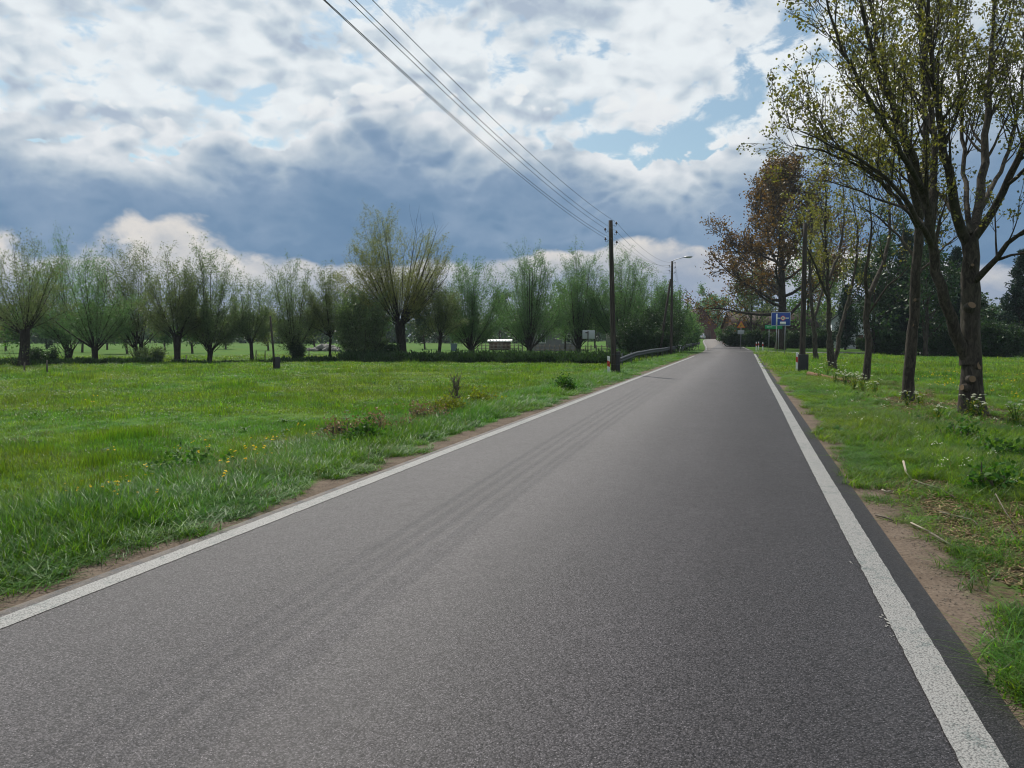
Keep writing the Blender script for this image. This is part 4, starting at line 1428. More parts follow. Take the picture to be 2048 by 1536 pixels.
# thin pole and stakes in the left field
b = G3(549, 738, -0.4)
e = empty('field_pole', b, 'thin leaning wooden pole standing in the left meadow', 'pole')
MB().tube([[0, 0, -0.2], [-0.06, 0, 1.2], [-0.16, 0, 2.4], [-0.24, 0, 3.35]], [0.075, 0.065, 0.06, 0.05], 8).obj('shaft', M['pole_wood'], e, True)
MB().box((0.20, 0.05, 0.32), (0.24, 0.24, 0.9)).obj('stub_post', M['dark_concrete'], e, bevel=0.02)
STAKES = [(94, 747, 0.75, 'short wooden stake in the meadow before the leftmost willows'), (49, 745, 0.6, 'short stake at the far left of the meadow'),
          (512, 722, 0.9, 'wooden stake right of the small slim willow'), (530, 722, 0.85, 'wooden stake just left of the thin field pole'),
          (618, 716, 0.9, 'wooden stake left of the leaning willow'), (372, 728, 0.7, 'wooden stake right of the twin-trunked willow')]
for px_, py_, h_, lab_ in STAKES:
    b = G3(px_, py_, -0.4)
    o = MB().tube([[0, 0, -0.15], [0.01, 0, h_ * 0.6], [0.03, 0.01, h_]], [0.05, 0.046, 0.04], 7).obj('wooden_stake', M['post_wood'], None, True)
    o.location = b
    tag(o, lab_, 'stake', 'stakes in the meadow')


# ------------------------------------------------------------------ road furniture
def delineator(px_, py_, label, h=0.95, p=None, rz=0.0):
    b = G3(px_, py_, -0.05) if p is None else onground(p)
    e = empty('delineator_post', b, label, 'delineator', 'delineators along the road', rz)
    prof = [(-0.06, -0.2), (0.06, -0.2), (0.06, h - 0.03), (-0.06, h)]
    mb = MB().prism(prof, (1, 0, 0), (0, 0, 1), (0, -0.05, 0), (0, 0.10, 0))
    mb.obj('post', M['white_paint'], e, bevel=0.008)
    prof = [(-0.063, h - 0.46), (0.063, h - 0.52), (0.063, h - 0.26), (-0.063, h - 0.20)]
    o = MB().prism(prof, (1, 0, 0), (0, 0, 1), (0, -0.0535, 0), (0, 0.107, 0)).obj('red_band', M['red_paint'], e)
    MB().bbox((-0.03, -0.058, h - 0.42), (0.03, -0.054, h - 0.30)).obj('reflector', M['red_paint'], o)
    return e


delineator(1217, 748, 'white and red delineator left of the tall wooden pole', 0.85, rz=0.1)
delineator(1594, 742, 'white and red delineator left of the black block footing', 0.92, rz=-0.15)
delineator(0, 0, 'left one of the three far delineators by the junction', 1.05, at(1512, 97))
delineator(0, 0, 'middle one of the three far delineators by the junction', 1.05, at(1516.5, 99))
delineator(0, 0, 'right one of the three far delineators by the junction', 1.0, at(1525, 96))


def guard_rail(a, b, label, n_posts, rz0=0.72):
    A = onground(a); B = onground(b)
    e = empty('guard_rail', A, label, 'guard rail', 'guard rails on the left')
    D = B - A
    L = np.linalg.norm(D[:2])
    u = D / L
    nrm = np.array([u[1], -u[0], 0])
    if nrm[0] < 0:
        nrm = -nrm
    prof = [(0.0, -0.155), (0.02, -0.13), (0.08, -0.10), (0.08, -0.05), (0.02, -0.02), (0.02, 0.02), (0.08, 0.05), (0.08, 0.10), (0.02, 0.13), (0.0, 0.155)]
    Vv, Ff = [], []
    n = 30
    for k_ in range(n):
        t = k_ / (n - 1)
        c = D * t
        c = c + np.array([0, 0, rz0 - 0.28 * max(0, 0.22 - t) / 0.22 + 0.015 * math.sin(t * 17)])
        for (q_, z_) in prof:
            Vv.append(c + nrm * (q_ + 0.05) + UP * z_)
    m_ = len(prof)
    for k_ in range(n - 1):
        for j in range(m_ - 1):
            Ff.append([k_ * m_ + j, k_ * m_ + j + 1, (k_ + 1) * m_ + j + 1, (k_ + 1) * m_ + j])
    o = link(bpy.data.objects.new('rail_beam', mk_mesh('rail_beam', Vv, Ff, None, [M['rail_dark']], False)), e)
    s = o.modifiers.new('thick', 'SOLIDIFY'); s.thickness = 0.004
    for k_ in range(n_posts):
        t = 0.06 + 0.9 * k_ / max(1, n_posts - 1)
        c = D * t
        ang = math.atan2(u[1], u[0])
        mb = MB()
        for off, sz in ((0, (0.10, 0.008, 1.1)), (-0.05, (0.008, 0.055, 1.1)), (0.05, (0.008, 0.055, 1.1))):
            mb.box((c[0] + u[0] * off, c[1] + u[1] * off, c[2] + 0.32), sz, ang)
        mb.obj('post', M['rail_dark'], e)
    return e


guard_rail(at(1232, 45), at(1352, 80), 'long weathered guard rail along the left verge', 10)
guard_rail(at(1361, 84), at(1398, 108), 'short far guard rail beyond the white leaning post', 6)
e = empty('marker_post', onground(at(1357, 80)), 'white leaning post at the end of the long guard rail', 'post')
MB().tube([[0, 0, -0.1], [0.12, 0, 0.45], [0.24, 0, 0.92]], 0.035, 8).obj('post', M['white_paint'], e, True)
MB().tube([[0.24, 0, 0.90], [-0.4, 0.1, 0.88], [-1.3, 0.2, 0.86]], 0.025, 7).obj('handrail', M['white_paint'], e, True)

# notice board seen beyond the left verge
b = onground(at(1177, 74))
zc = CAMH + (673 - 669) / FOC * 74 - b[2]
e = empty('notice_board', b, 'pale rectangular notice board on dark post before the willows', 'sign', rz=0.12)
MB().bbox((-0.58, 0.03, zc - 0.40), (0.58, 0.06, zc + 0.40)).obj('panel', M['sign_back'], e, bevel=0.01)
MB().bbox((-0.10, -0.06, -0.2), (-0.02, 0.02, zc + 0.32)).obj('post', M['pole_wood'], e)
MB().bbox((-0.30, -0.05, zc + 0.14), (-0.11, 0.025, zc + 0.22)).obj('bracket', M['pole_wood'], e)

# big blue information sign: road ahead, side road closed to lorries
b = onground(at(1560, 76))
mpp = 76 / FOC
z0 = CAMH + (673 - 651.5) * mpp - b[2]; z1 = CAMH + (673 - 625) * mpp - b[2]
wd = 18.5 * mpp
e = empty('information_sign', b, 'blue road sign with white bar, branch line and no-lorry ring', 'road sign', rz=YAW * 0.45)
for s in (-0.42, 0.47):
    MB().tube([[s * wd, 0.05, -0.2], [s * wd, 0.05, z1 - 0.05]], 0.032, 10).obj('post', M['galv'], e, True)
pn = MB().bbox((-wd, -0.012, z0), (wd, 0.012, z1)).obj('panel', M['blue_sign'], e, bevel=0.006)
H_ = z1 - z0
mb = MB()
bw = 0.022
for lo, hi in (((-wd + .02, z0 + .02), (wd - .02, z0 + .02 + bw)), ((-wd + .02, z1 - .02 - bw), (wd - .02, z1 - .02)), ((-wd + .02, z0 + .02 + bw), (-wd + .02 + bw, z1 - .02 - bw)), ((wd - .02 - bw, z0 + .02 + bw), (wd - .02, z1 - .02 - bw))):
    mb.bbox((lo[0], -0.018, lo[1]), (hi[0], -0.014, hi[1]))
mb.obj('border', M['white_paint'], pn)
MB().bbox((-0.50 * wd, -0.019, z0 + 0.05), (-0.36 * wd, -0.0135, z1 - 0.10 * H_)).obj('main_road_bar', M['white_paint'], pn)
MB().bbox((-0.355 * wd, -0.018, z0 + 0.53 * H_), (0.82 * wd, -0.014, z0 + 0.60 * H_)).obj('branch_bar', M['white_paint'], pn)
cc = (0.22 * wd, -0.021, z0 + 0.57 * H_)
MB().disc(cc, 0.235, (0, -1, 0), 24).obj('ring', M['red_paint'], pn)
MB().disc((cc[0], -0.024, cc[2]), 0.165, (0, -1, 0), 24).obj('ring_field', M['white_paint'], pn)
mb = MB().bbox((cc[0] - 0.11, -0.028, cc[2] - 0.03), (cc[0] + 0.04, -0.025, cc[2] + 0.065))
mb.bbox((cc[0] + 0.05, -0.028, cc[2] - 0.03), (cc[0] + 0.11, -0.025, cc[2] + 0.035))
for wx in (-0.075, -0.02, 0.08):
    mb.disc((cc[0] + wx, -0.0285, cc[2] - 0.04), 0.024, (0, -1, 0), 10)
mb.obj('lorry_symbol', M['black_paint'], pn)
MB().bbox((cc[0] - 0.27, -0.020, z0 + 0.10 * H_), (cc[0] + 0.27, -0.014, z0 + 0.30 * H_)).obj('supplementary_plate', M['white_paint'], pn)

b = onground(at(1546, 93))
zc = CAMH + (673 - 654) / FOC * 93 - b[2]
e = empty('direction_sign', b, 'small green direction sign behind the blue road sign', 'road sign', rz=0.15)
MB().tube([[-0.5, 0.05, -0.2], [-0.5, 0.05, zc + 0.25]], 0.03, 8).obj('post', M['galv'], e, True)
MB().tube([[0.6, 0.05, -0.2], [0.6, 0.05, zc + 0.25]], 0.03, 8).obj('post', M['galv'], e, True)
pn = MB().bbox((-1.0, -0.012, zc - 0.24), (1.0, 0.012, zc + 0.24)).obj('panel', M['green_sign'], e, bevel=0.006)
M['sign_light'] = plain('pale_green_lettering', (0.30, 0.55, 0.36), 0.5, 0.3, 0, 0.1, 5)
mb = MB()
mb.prism([(-0.82, 0.0), (-0.60, -0.13), (-0.60, 0.13)], (1, 0, 0), (0, 0, 1), (0, -0.018, zc), (0, 0.004, 0))
mb.bbox((-0.598, -0.018, zc - 0.045), (-0.15, -0.014, zc + 0.045))
mb.obj('arrow', M['sign_light'], pn)

b = onground(at(1481, 104))
zc = CAMH + (673 - 651) / FOC * 104 - b[2]
e = empty('warning_sign', b, 'yellow triangular warning sign with grey plate below', 'road sign', rz=0.1)
MB().tube([[0, 0.05, -0.2], [0, 0.05, zc + 0.35]], 0.032, 8).obj('post', M['galv'], e, True)


def tri(s, y_, zc_):
    return [(-s, -s * 0.577), (s, -s * 0.577), (0, s * 1.155)]


pn = MB().prism(tri(0.52, 0, 0), (1, 0, 0), (0, 0, 1), (0, -0.012, zc), (0, 0.024, 0)).obj('border_triangle', M['red_paint'], e, bevel=0.008)
MB().prism(tri(0.43, 0, 0), (1, 0, 0), (0, 0, 1), (0, -0.019, zc), (0, 0.005, 0)).obj('yellow_field', M['yellow_sign'], pn)
mb = MB().bbox((-0.09, -0.026, zc - 0.16), (-0.03, -0.022, zc + 0.10))
mb.prism([(-0.03, 0.02), (0.12, 0.12), (0.12, 0.18), (-0.03, 0.10)], (1, 0, 0), (0, 0, 1), (0, -0.026, zc - 0.05), (0, 0.004, 0))
mb.obj('bend_symbol', M['black_paint'], pn)
MB().bbox((-0.42, -0.012, zc - 1.15), (0.42, 0.012, zc - 0.62)).obj('plate', M['sign_back'], e, bevel=0.006)


# ------------------------------------------------------------------ buildings
def gable_house(name, p, rz, Wd, Lg, eave, ridge, wall_m, roof_m, label, windows=(), doors=(), chimney=None, over=0.35, kind='house'):
    """gable ends face local -Y / +Y, ridge runs along Y; windows: (face, u, z, w, h)"""
    b = onground(p)
    e = empty(name, b, label, kind, None, rz)
    mb = MB()
    prof = [(-Wd / 2, -0.3), (Wd / 2, -0.3), (Wd / 2, eave), (0, ridge), (-Wd / 2, eave)]
    mb.prism(prof, (1, 0, 0), (0, 0, 1), (0, -Lg / 2, 0), (0, Lg, 0))
    mb.obj('wall', wall_m, e)
    sl = math.atan2(ridge - eave, Wd / 2)
    ln = math.hypot(ridge - eave, Wd / 2) + over
    rf = None
    mb = MB()
    for s in (-1, 1):
        mid_x = s * (math.cos(sl) * ln / 2)
        mid_z = ridge + 0.10 - math.sin(sl) * ln / 2
        mb.box((mid_x, 0, mid_z), (ln, Lg + 2 * over, 0.14), 0, 0, s * sl)
    rf = mb.obj('roof', roof_m, e)
    MB().tube([[0, -Lg / 2 - over, ridge + 0.17], [0, Lg / 2 + over, ridge + 0.17]], 0.11, 8).obj('ridge_cap', roof_m, rf, True)
    if chimney:
        cx, cy, ch = chimney
        c = MB().bbox((cx - 0.25, cy - 0.25, eave), (cx + 0.25, cy + 0.25, ridge + ch)).obj('chimney', M['brick_brown'], rf)
        MB().bbox((cx - 0.30, cy - 0.30, ridge + ch + 0.002), (cx + 0.30, cy + 0.30, ridge + ch + 0.10)).obj('chimney_cap', M['concrete'], rf)

    def face(fc, u, z_, w_, h_, out_, t_):
        if fc == 'front':
            return (u - w_ / 2, -Lg / 2 - out_ - t_, z_), (u + w_ / 2, -Lg / 2 - out_, z_ + h_)
        sgn = 1 if fc == 'right' else -1
        lo = min(sgn * (Wd / 2 + out_), sgn * (Wd / 2 + out_ + t_)); hi = max(sgn * (Wd / 2 + out_), sgn * (Wd / 2 + out_ + t_))
        return (lo, u - w_ / 2, z_), (hi, u + w_ / 2, z_ + h_)
    for fc, u, z_, w_, h_ in windows:
        wn = MB().bbox(*face(fc, u, z_, w_, h_, 0.003, 0.03)).obj('window', M['glass'], e)
        mb = MB()
        for (du, dz_, ww, hh) in ((-w_ / 2, 0, 0.09, h_), (w_ / 2, 0, 0.09, h_), (0, 0, 0.06, h_)):
            mb.bbox(*face(fc, u + du, z_ + dz_, ww, hh, 0.034, 0.04))
        for zz in (z_ - 0.05, z_ + h_ - 0.04):
            mb.bbox(*face(fc, u, zz, w_ + 0.2, 0.09, 0.034, 0.045))
        mb.obj('frame', M['white_paint'], wn)
    for fc, u, z_, w_, h_ in doors:
        dr_ = MB().bbox(*face(fc, u, z_, w_, h_, 0.003, 0.05)).obj('door', M['board_brown'], e)
        mb = MB()
        for k_ in range(4):
            mb.bbox(*face(fc, u - w_ / 2 + (k_ + 0.5) * w_ / 4, z_ + 0.05, w_ / 4 - 0.03, h_ - 0.1, 0.054, 0.015))
        mb.obj('boards', M['board_brown'], dr_)
    return e


gable_house('brick_barn', at(1391, 238), 0.30, 8.6, 14, 4.0, 9.0, M['brick_dark'], M['tile_brown'], 'dark red brick barn gable at the left end of the road',
            windows=(('front', -1.8, 1.6, 1.0, 1.2),), doors=(('front', 1.6, 0.0, 2.2, 2.6),), kind='barn')
gable_house('brick_barn', at(1536, 134), YAW + math.pi / 2, 8.0, 13.5, 2.9, 5.4, M['brick_brown'], M['tile_brown'], 'long low brown brick barn behind the oak trunk',
            windows=(('left', -4.5, 1.2, 1.0, 0.9), ('left', -1.5, 1.2, 1.0, 0.9), ('left', 4.5, 1.2, 1.0, 0.9)), doors=(('left', 1.8, 0.0, 2.4, 2.3),), kind='barn')
gable_house('house', at(1712, 122), YAW - 0.35, 7.5, 10, 4.3, 7.3, M['plaster_white'], M['tile_grey'], 'white plastered house with grey roof behind the verge trees',
            windows=(('front', -1.9, 1.2, 1.2, 1.3), ('front', 1.9, 1.2, 1.2, 1.3), ('front', 0, 4.2, 1.1, 1.2), ('right', -2, 1.2, 1.2, 1.3), ('right', 2, 1.2, 1.2, 1.3)),
            doors=(('front', 0.1, 0, 0.95, 2.1),), chimney=(0.4, 2, 0.7))
gable_house('house', at(1112, 116), YAW * 0.6, 7.0, 9, 3.2, 6.0, M['plaster_grey'], M['tile_brown'], 'grey gabled house half hidden behind the willows',
            windows=(('front', -1.8, 1.1, 1.1, 1.2), ('front', 1.8, 1.1, 1.1, 1.2), ('front', 0, 3.7, 1.0, 1.0)), doors=(), chimney=(-0.5, 1, 0.6))
gable_house('house', at(1268, 128), YAW, 8.0, 10, 3.4, 6.8, M['plaster_grey'], M['tile_brown'], 'brown-roofed house behind the nearest pole and willows',
            windows=(('front', -2, 1.1, 1.1, 1.2), ('front', 2, 1.1, 1.1, 1.2)), doors=(), chimney=(0.5, 0, 0.6))

# low shed with white sheet roof
b = onground(at(1000, 118))
e = empty('shed', b, 'low brown shed with white sheet roof beyond the willows', 'shed', rz=YAW)
MB().bbox((-1.6, -1.2, -0.2), (1.6, 1.2, 1.28)).obj('wall', M['board_brown'], e)
mb = MB()
for k_ in range(8):
    mb.box((-1.62 + 0.463 * k_, 0, 1.48 + 0.012 * (k_ % 2)), (0.46, 2.9, 0.05), 0, 0.10)
mb.obj('roof', M['sheet_white'], e)
MB().bbox((-0.4, -1.25, 0.0), (0.45, -1.203, 1.15)).obj('door', M['post_wood'], e)


def fence(a, b, n, label, h=1.0):
    A = onground(a); B = onground(b)
    e = empty('garden_fence', A, label, 'fence', 'garden fences beyond the willows')
    D = B - A
    ang = math.atan2(D[1], D[0])
    me_ = MB().bbox((-0.05, -0.05, -0.2), (0.05, 0.05, h)).mesh('post', M['post_wood'])
    for k_ in range(n):
        o = link(bpy.data.objects.new('post', me_), e)
        c = D * k_ / (n - 1)
        o.location = (c[0], c[1], float(gz(A[0] + c[0], A[1] + c[1])) - A[2])
        o.rotation_euler = (0, 0, ang)
    for z_ in (0.35, 0.8):
        MB().tube([[0, 0, z_], D * 0.5 + [0, 0, z_], D + [0, 0, z_]], 0.03, 4).obj('rail', M['post_wood'], e)
    return e


fence(at(948, 112), at(1045, 108), 13, 'wooden garden fence before the white-roofed shed', 1.05)
fence(at(1070, 106), at(1225, 100), 16, 'wooden garden fence before the grey gabled house', 1.0)

# rubble heap and grey bin beyond the willows
rng = np.random.default_rng(31)
mb = MB()
for c in range(60):
    u = rng.normal(0, 1.0); v_ = rng.normal(0, 0.5)
    hgt = 0.85 * math.exp(-u * u * 0.6 - v_ * v_)
    mb.box((u * 1.3, v_ * 1.3, hgt * rng.uniform(0.3, 1.0)), rng.uniform(0.25, 0.7, 3) * [1.2, 1, 0.8], rng.uniform(0, 3), rng.uniform(0, 1), rng.uniform(0, 1))
o = mb.obj('rubble_heap', M['concrete'], None)
o.location = onground(at(652, 112))
tag(o, 'pale heap of rubble in the far meadow behind the leaning willow', 'heap')
e = empty('wheelie_bin', onground(at(908, 108)), 'blue-grey waste bin beyond the small spreading willow', 'bin')
M['bin'] = plain('bin_plastic', (0.07, 0.10, 0.15), 0.5, 0.4, 0, 0.1, 4)
MB().prism([(-0.28, 0.05), (0.28, 0.05), (0.36, 1.0), (-0.36, 1.0)], (1, 0, 0), (0, 0, 1), (0, -0.36, 0), (0, 0.72, 0)).obj('body', M['bin'], e, bevel=0.03)
MB().prism([(-0.40, 1.003), (0.40, 1.003), (0.36, 1.10), (-0.36, 1.10)], (1, 0, 0), (0, 0, 1), (0, -0.40, 0), (0, 0.82, 0)).obj('lid', M['bin'], e, bevel=0.02)
for s in (-0.25, 0.25):
    MB().tube([[s - 0.04, 0.30, 0.10], [s + 0.04, 0.30, 0.10]], 0.10, 12).obj('wheel', M['tyre'], e, True)


# ------------------------------------------------------------------ parked cars
def car(p, rz, paint, label):
    e = empty('parked_car', onground(p), label, 'car', 'cars parked by the houses', rz)
    body = [(-2.10, 0.32), (-2.15, 0.55), (-2.05, 0.86), (-1.55, 0.95), (1.15, 0.97), (1.85, 0.90), (2.10, 0.72), (2.12, 0.40), (2.0, 0.28), (-1.95, 0.26)]
    MB().prism(body, (1, 0, 0), (0, 0, 1), (0, -0.86, 0), (0, 1.72, 0)).obj('body', paint, e, bevel=0.06)
    cab = [(-1.75, 0.94), (-1.30, 1.38), (-0.9, 1.48), (0.25, 1.48), (0.70, 1.36), (1.25, 0.95)]
    cb = MB().prism(cab, (1, 0, 0), (0, 0, 1), (0, -0.74, 0), (0, 1.48, 0)).obj('cabin', paint, e, bevel=0.05)
    for s in (-1, 1):
        y_ = 0.745 * s
        for q_ in ([(-1.50, 1.0), (-1.18, 1.34), (-0.45, 1.40), (-0.45, 1.0)], [(-0.38, 1.0), (-0.38, 1.40), (0.22, 1.40), (0.58, 1.31), (0.98, 1.0)]):
            MB().prism(q_, (1, 0, 0), (0, 0, 1), (0, y_ - 0.006, 0), (0, 0.012, 0)).obj('side_window', M['glass'], cb)
        for x_ in (-1.32, 1.30):
            wh = MB().tube([[x_, y_ * 1.0 + 0.02 * s, 0.32], [x_, y_ * 1.0 + 0.13 * s, 0.32]], 0.32, 18).obj('wheel', M['tyre'], e)
            MB().disc((x_, y_ + 0.134 * s, 0.32), 0.20, (0, s, 0), 16).obj('rim', M['galv'], wh)
        MB().bbox((2.085, 0.45 * s + (-0.14), 0.62), (2.135, 0.45 * s + 0.14, 0.74)).obj('headlight', M['lamp_glass'], e)
        MB().bbox((-2.16, 0.62 * s - 0.12, 0.66), (-2.09, 0.62 * s + 0.12, 0.80)).obj('tail_light', M['red_paint'], e)
    MB().prism([(0.74, 1.33), (1.22, 0.98), (1.25, 1.00), (0.78, 1.37)], (1, 0, 0), (0, 0, 1), (0, -0.62, 0), (0, 1.24, 0)).obj('windscreen', M['glass'], cb)
    MB().prism([(-1.34, 1.36), (-1.70, 1.01), (-1.73, 1.03), (-1.38, 1.39)], (1, 0, 0), (0, 0, 1), (0, -0.62, 0), (0, 1.24, 0)).obj('rear_window', M['glass'], cb)
    return e


M['car_white'] = plain('white_car_paint', (0.72, 0.74, 0.76), 0.25, 0.5, 0, 0.05, 2)
M['car_silver'] = plain('silver_car_paint', (0.45, 0.47, 0.50), 0.3, 0.5, 0.3, 0.05, 2)
car(at(1402, 206), 1.5, M['car_silver'], 'silver car parked before the dark brick barn gable')
car(at(1855, 140), YAW + 0.5, M['car_white'], 'white car parked between hedges right of the slim maple')
car(at(1896, 146), YAW - 0.4, M['car_silver'], 'pale car half hidden left of the pruned maple trunk')


# ------------------------------------------------------------------ verge plants and small things
def cow_parsley(seed, p, h, label, heads=6):
    r_ = np.random.default_rng(seed)
    e = empty('cow_parsley', onground(p), label, 'flower', 'cow parsley under the verge trees')
    st = MB()
    LP, LD = [], []
    tops = []
    for k_ in range(heads):
        az = r_.uniform(0, 6.28); u = r_.uniform(0.1, 0.55)
        tip = np.array([math.cos(az) * h * u, math.sin(az) * h * u, h * r_.uniform(0.7, 1.05)])
        st.tube([[0, 0, -0.05], tip * [0.35, 0.35, 0.5], tip], [0.008, 0.006, 0.004], 5, cap=False)
        tops.append(tip)
        for j in range(9):
            t = r_.uniform(0.1, 0.75)
            LP.append(tip * [t * 0.9, t * 0.9, t] + r_.normal(0, 0.07, 3)); LD.append(unit(r_.normal(0, 1, 3)))
    s_ = st.obj('stem', M['weed'], e, True)
    link(bpy.data.objects.new('foliage', leaf_mesh('foliage', r_, np.array(LP), np.array(LD), M['weed_yellow'], 0.08, 0.35, 0, 0.6)), e)
    mb = MB()
    for j in range(18):
        a_ = j * 2.4; rr = 0.015 * math.sqrt(j)
        mb.disc((math.cos(a_) * rr, math.sin(a_) * rr, -rr * 0.5), 0.012, (math.cos(a_) * rr * 18, math.sin(a_) * rr * 18, 1), 6)
    hm = mb.mesh('flower_head', M['white_flower'])
    for tip in tops:
        o = link(bpy.data.objects.new('flower_head', hm), e)
        o.location = tip
        o.scale = (r_.uniform(0.45, 0.85),) * 3
        o.rotation_euler = (r_.normal(0, 0.25), r_.normal(0, 0.25), r_.uniform(0, 6))
    return e


CP = [(1944, 836, 0.55, 'white cow parsley at the foot of the pruned forked maple', 10), (1958, 838, 0.4, 'small cow parsley right of the maple foot', 6),
      (1668, 770, 0.55, 'white cow parsley left end of the flowering strip', 9), (1690, 776, 0.6, 'white cow parsley just left of the thin crooked tree', 9),
      (1708, 782, 0.6, 'white cow parsley in front of the thin crooked tree', 10), (1725, 785, 0.55, 'white cow parsley at the thin crooked trunk', 9),
      (1748, 790, 0.5, 'white cow parsley right of the thin crooked trunk', 8), (1640, 760, 0.5, 'white cow parsley beside the fallen log', 7),
      (1655, 752, 0.7, 'tall green cow parsley before the double trunk', 7), (1680, 748, 0.6, 'green cow parsley right of the double trunk', 7),
      (1815, 812, 0.4, 'low cow parsley at the slim straight maple', 6), (1838, 812, 0.35, 'low cow parsley right of the slim straight maple', 6),
      (2030, 850, 0.5, 'cow parsley at the right edge below the maple', 8), (1875, 845, 0.4, 'low cow parsley left of the forked maple', 6)]
for k_, (px_, py_, h_, lab_, hd_) in enumerate(CP):
    cow_parsley(1100 + k_, G3(px_, py_, -0.1), h_, lab_, hd_)


def stick(pts, r0, r1, label, mat='post_wood', name='fallen_branch', cat='branch', twigs=()):
    P = np.array(pts, float)
    b = P[0].copy()
    e = empty(name, b, label, cat, 'fallen wood on the right verge')
    MB().tube(P - b, np.linspace(r0, r1, len(P)), 8).obj('stem', M[mat], e, True)
    for tw in twigs:
        T_ = np.array(tw, float) - b
        MB().tube(T_, np.linspace(r1 * 0.9, r1 * 0.4, len(T_)), 5).obj('twig', M[mat], e, True)
    return e


def gp(px_, py_, dz_=0.02):
    p = G3(px_, py_, -0.05); p[2] += dz_
    return p


M['log_bark'] = bark('log_bark', (0.075, 0.045, 0.028), (0.19, 0.11, 0.06), 5, 0.4, 0.01)
M['pale_wood'] = plain('split_pale_wood', (0.30, 0.26, 0.21), 0.8, 0.15, 0, 0.2, 12)
stick([gp(1617, 752, 0.10), gp(1645, 758, 0.10), gp(1672, 764, 0.09), gp(1700, 768, 0.08)], 0.10, 0.07, 'brown fallen log behind the black block footing', 'log_bark', 'fallen_log', 'log')
o = stick([gp(1806, 948, 0.16), gp(1812, 957, 0.07), gp(1822, 962, 0.03)], 0.014, 0.010, 'short broken branch with pale split end on the verge', 'pale_wood')
stick([gp(1824, 964, 0.03), gp(1850, 974, 0.03), gp(1880, 986, 0.05), gp(1915, 1004, 0.03)], 0.012, 0.006, 'thin grey branch lying below the pale broken branch', twigs=([gp(1870, 982, 0.04), gp(1895, 980, 0.07)],))
stick([gp(1764, 985, 0.03), gp(1772, 989, 0.03), gp(1782, 986, 0.02)], 0.012, 0.009, 'small pale wood splinter nearest the grass edge', 'pale_wood', 'wood_splinter', 'splinter')
stick([gp(1752, 1034, 0.02), gp(1772, 1040, 0.025), gp(1786, 1045, 0.02)], 0.012, 0.007, 'dark twig on the bare soil by the shoulder')
stick([gp(1822, 1052, 0.03), gp(1842, 1062, 0.03), gp(1860, 1068, 0.02)], 0.009, 0.005, 'pale twig in the middle of the bare soil', 'pale_wood')
stick([gp(1860, 1072, 0.03), gp(1890, 1090, 0.03), gp(1915, 1104, 0.02)], 0.010, 0.005, 'long dry twig on the bare soil')
stick([gp(1990, 1020, 0.16), gp(2010, 1045, 0.10), gp(2036, 1066, 0.03)], 0.006, 0.003, 'slanted dry stalk at the right edge of the verge')
stick([gp(1994, 1312, 0.015), gp(2025, 1318, 0.015), gp(2060, 1325, 0.015)], 0.007, 0.005, 'thin dark twig on the sand at the lower right edge')
stick([gp(1880, 1030, 0.03), gp(1910, 1038, 0.03), gp(1945, 1048, 0.04), gp(1960, 1060, 0.02)], 0.010, 0.005, 'grey twig among the chips under the weeds', twigs=([gp(1925, 1043, 0.03), gp(1935, 1030, 0.06)],))
SCRUB = [(690, 884, 0.40, 0.30, 0.36, 'bramble scrub with bare stems on the left verge', 'dry', 260, 0.05),
         (728, 888, 0.26, 0.24, 0.28, 'dark green weed clump beside the bramble scrub', 'weed', 420, 0.07),
         (770, 868, 0.7, 0.4, 0.34, 'dry brown scrub right of the dark weed clump', 'dry', 420, 0.05),
         (850, 845, 0.55, 0.4, 0.36, 'dry reddish scrub along the field edge', 'dry', 420, 0.05),
         (893, 832, 0.5, 0.4, 0.42, 'yellow-green weed clump on the left verge', 'weed_yellow', 700, 0.07),
         (960, 815, 0.6, 0.4, 0.36, 'pale yellow-green weeds farther along the verge', 'weed_yellow', 600, 0.07),
         (1127, 782, 0.3, 0.28, 0.36, 'dark green weed tuft on the far left verge', 'weed', 700, 0.08),
         (912, 812, 0.22, 0.2, 1.0, 'thin upright sapling with few leaves at the field edge', 'willow_yellow', 60, 0.05),
         (355, 958, 0.75, 0.5, 0.16, 'flat patch of broad leaves in the near meadow', 'weed', 520, 0.07),
         (400, 952, 0.5, 0.4, 0.18, 'flat glossy leaf patch right of the broad leaves', 'weed', 420, 0.07),
         (1975, 985, 0.28, 0.28, 0.26, 'dark green weed clump on the right verge', 'weed', 260, 0.07),
         (2030, 925, 0.5, 0.35, 0.24, 'lush weed clump at the right edge under the maple', 'weed', 320, 0.08),
         (1925, 880, 0.4, 0.35, 0.18, 'green weed clump below the forked maple', 'weed', 240, 0.07)]
for k_, (px_, py_, rx_, ry_, h_, lab_, lf_, n_, sz_) in enumerate(SCRUB):
    bush(1300 + k_, G3(px_, py_, -0.2), rx_, ry_, h_, lab_, lf_, n_, sz_, 'weed_clump' if 'weed' in lab_ or 'leaf' in lab_ or 'leaves' in lab_ else 'scrub', 10, 'weeds and scrub on the verges', 0.6, 'post_wood', 'weeds')

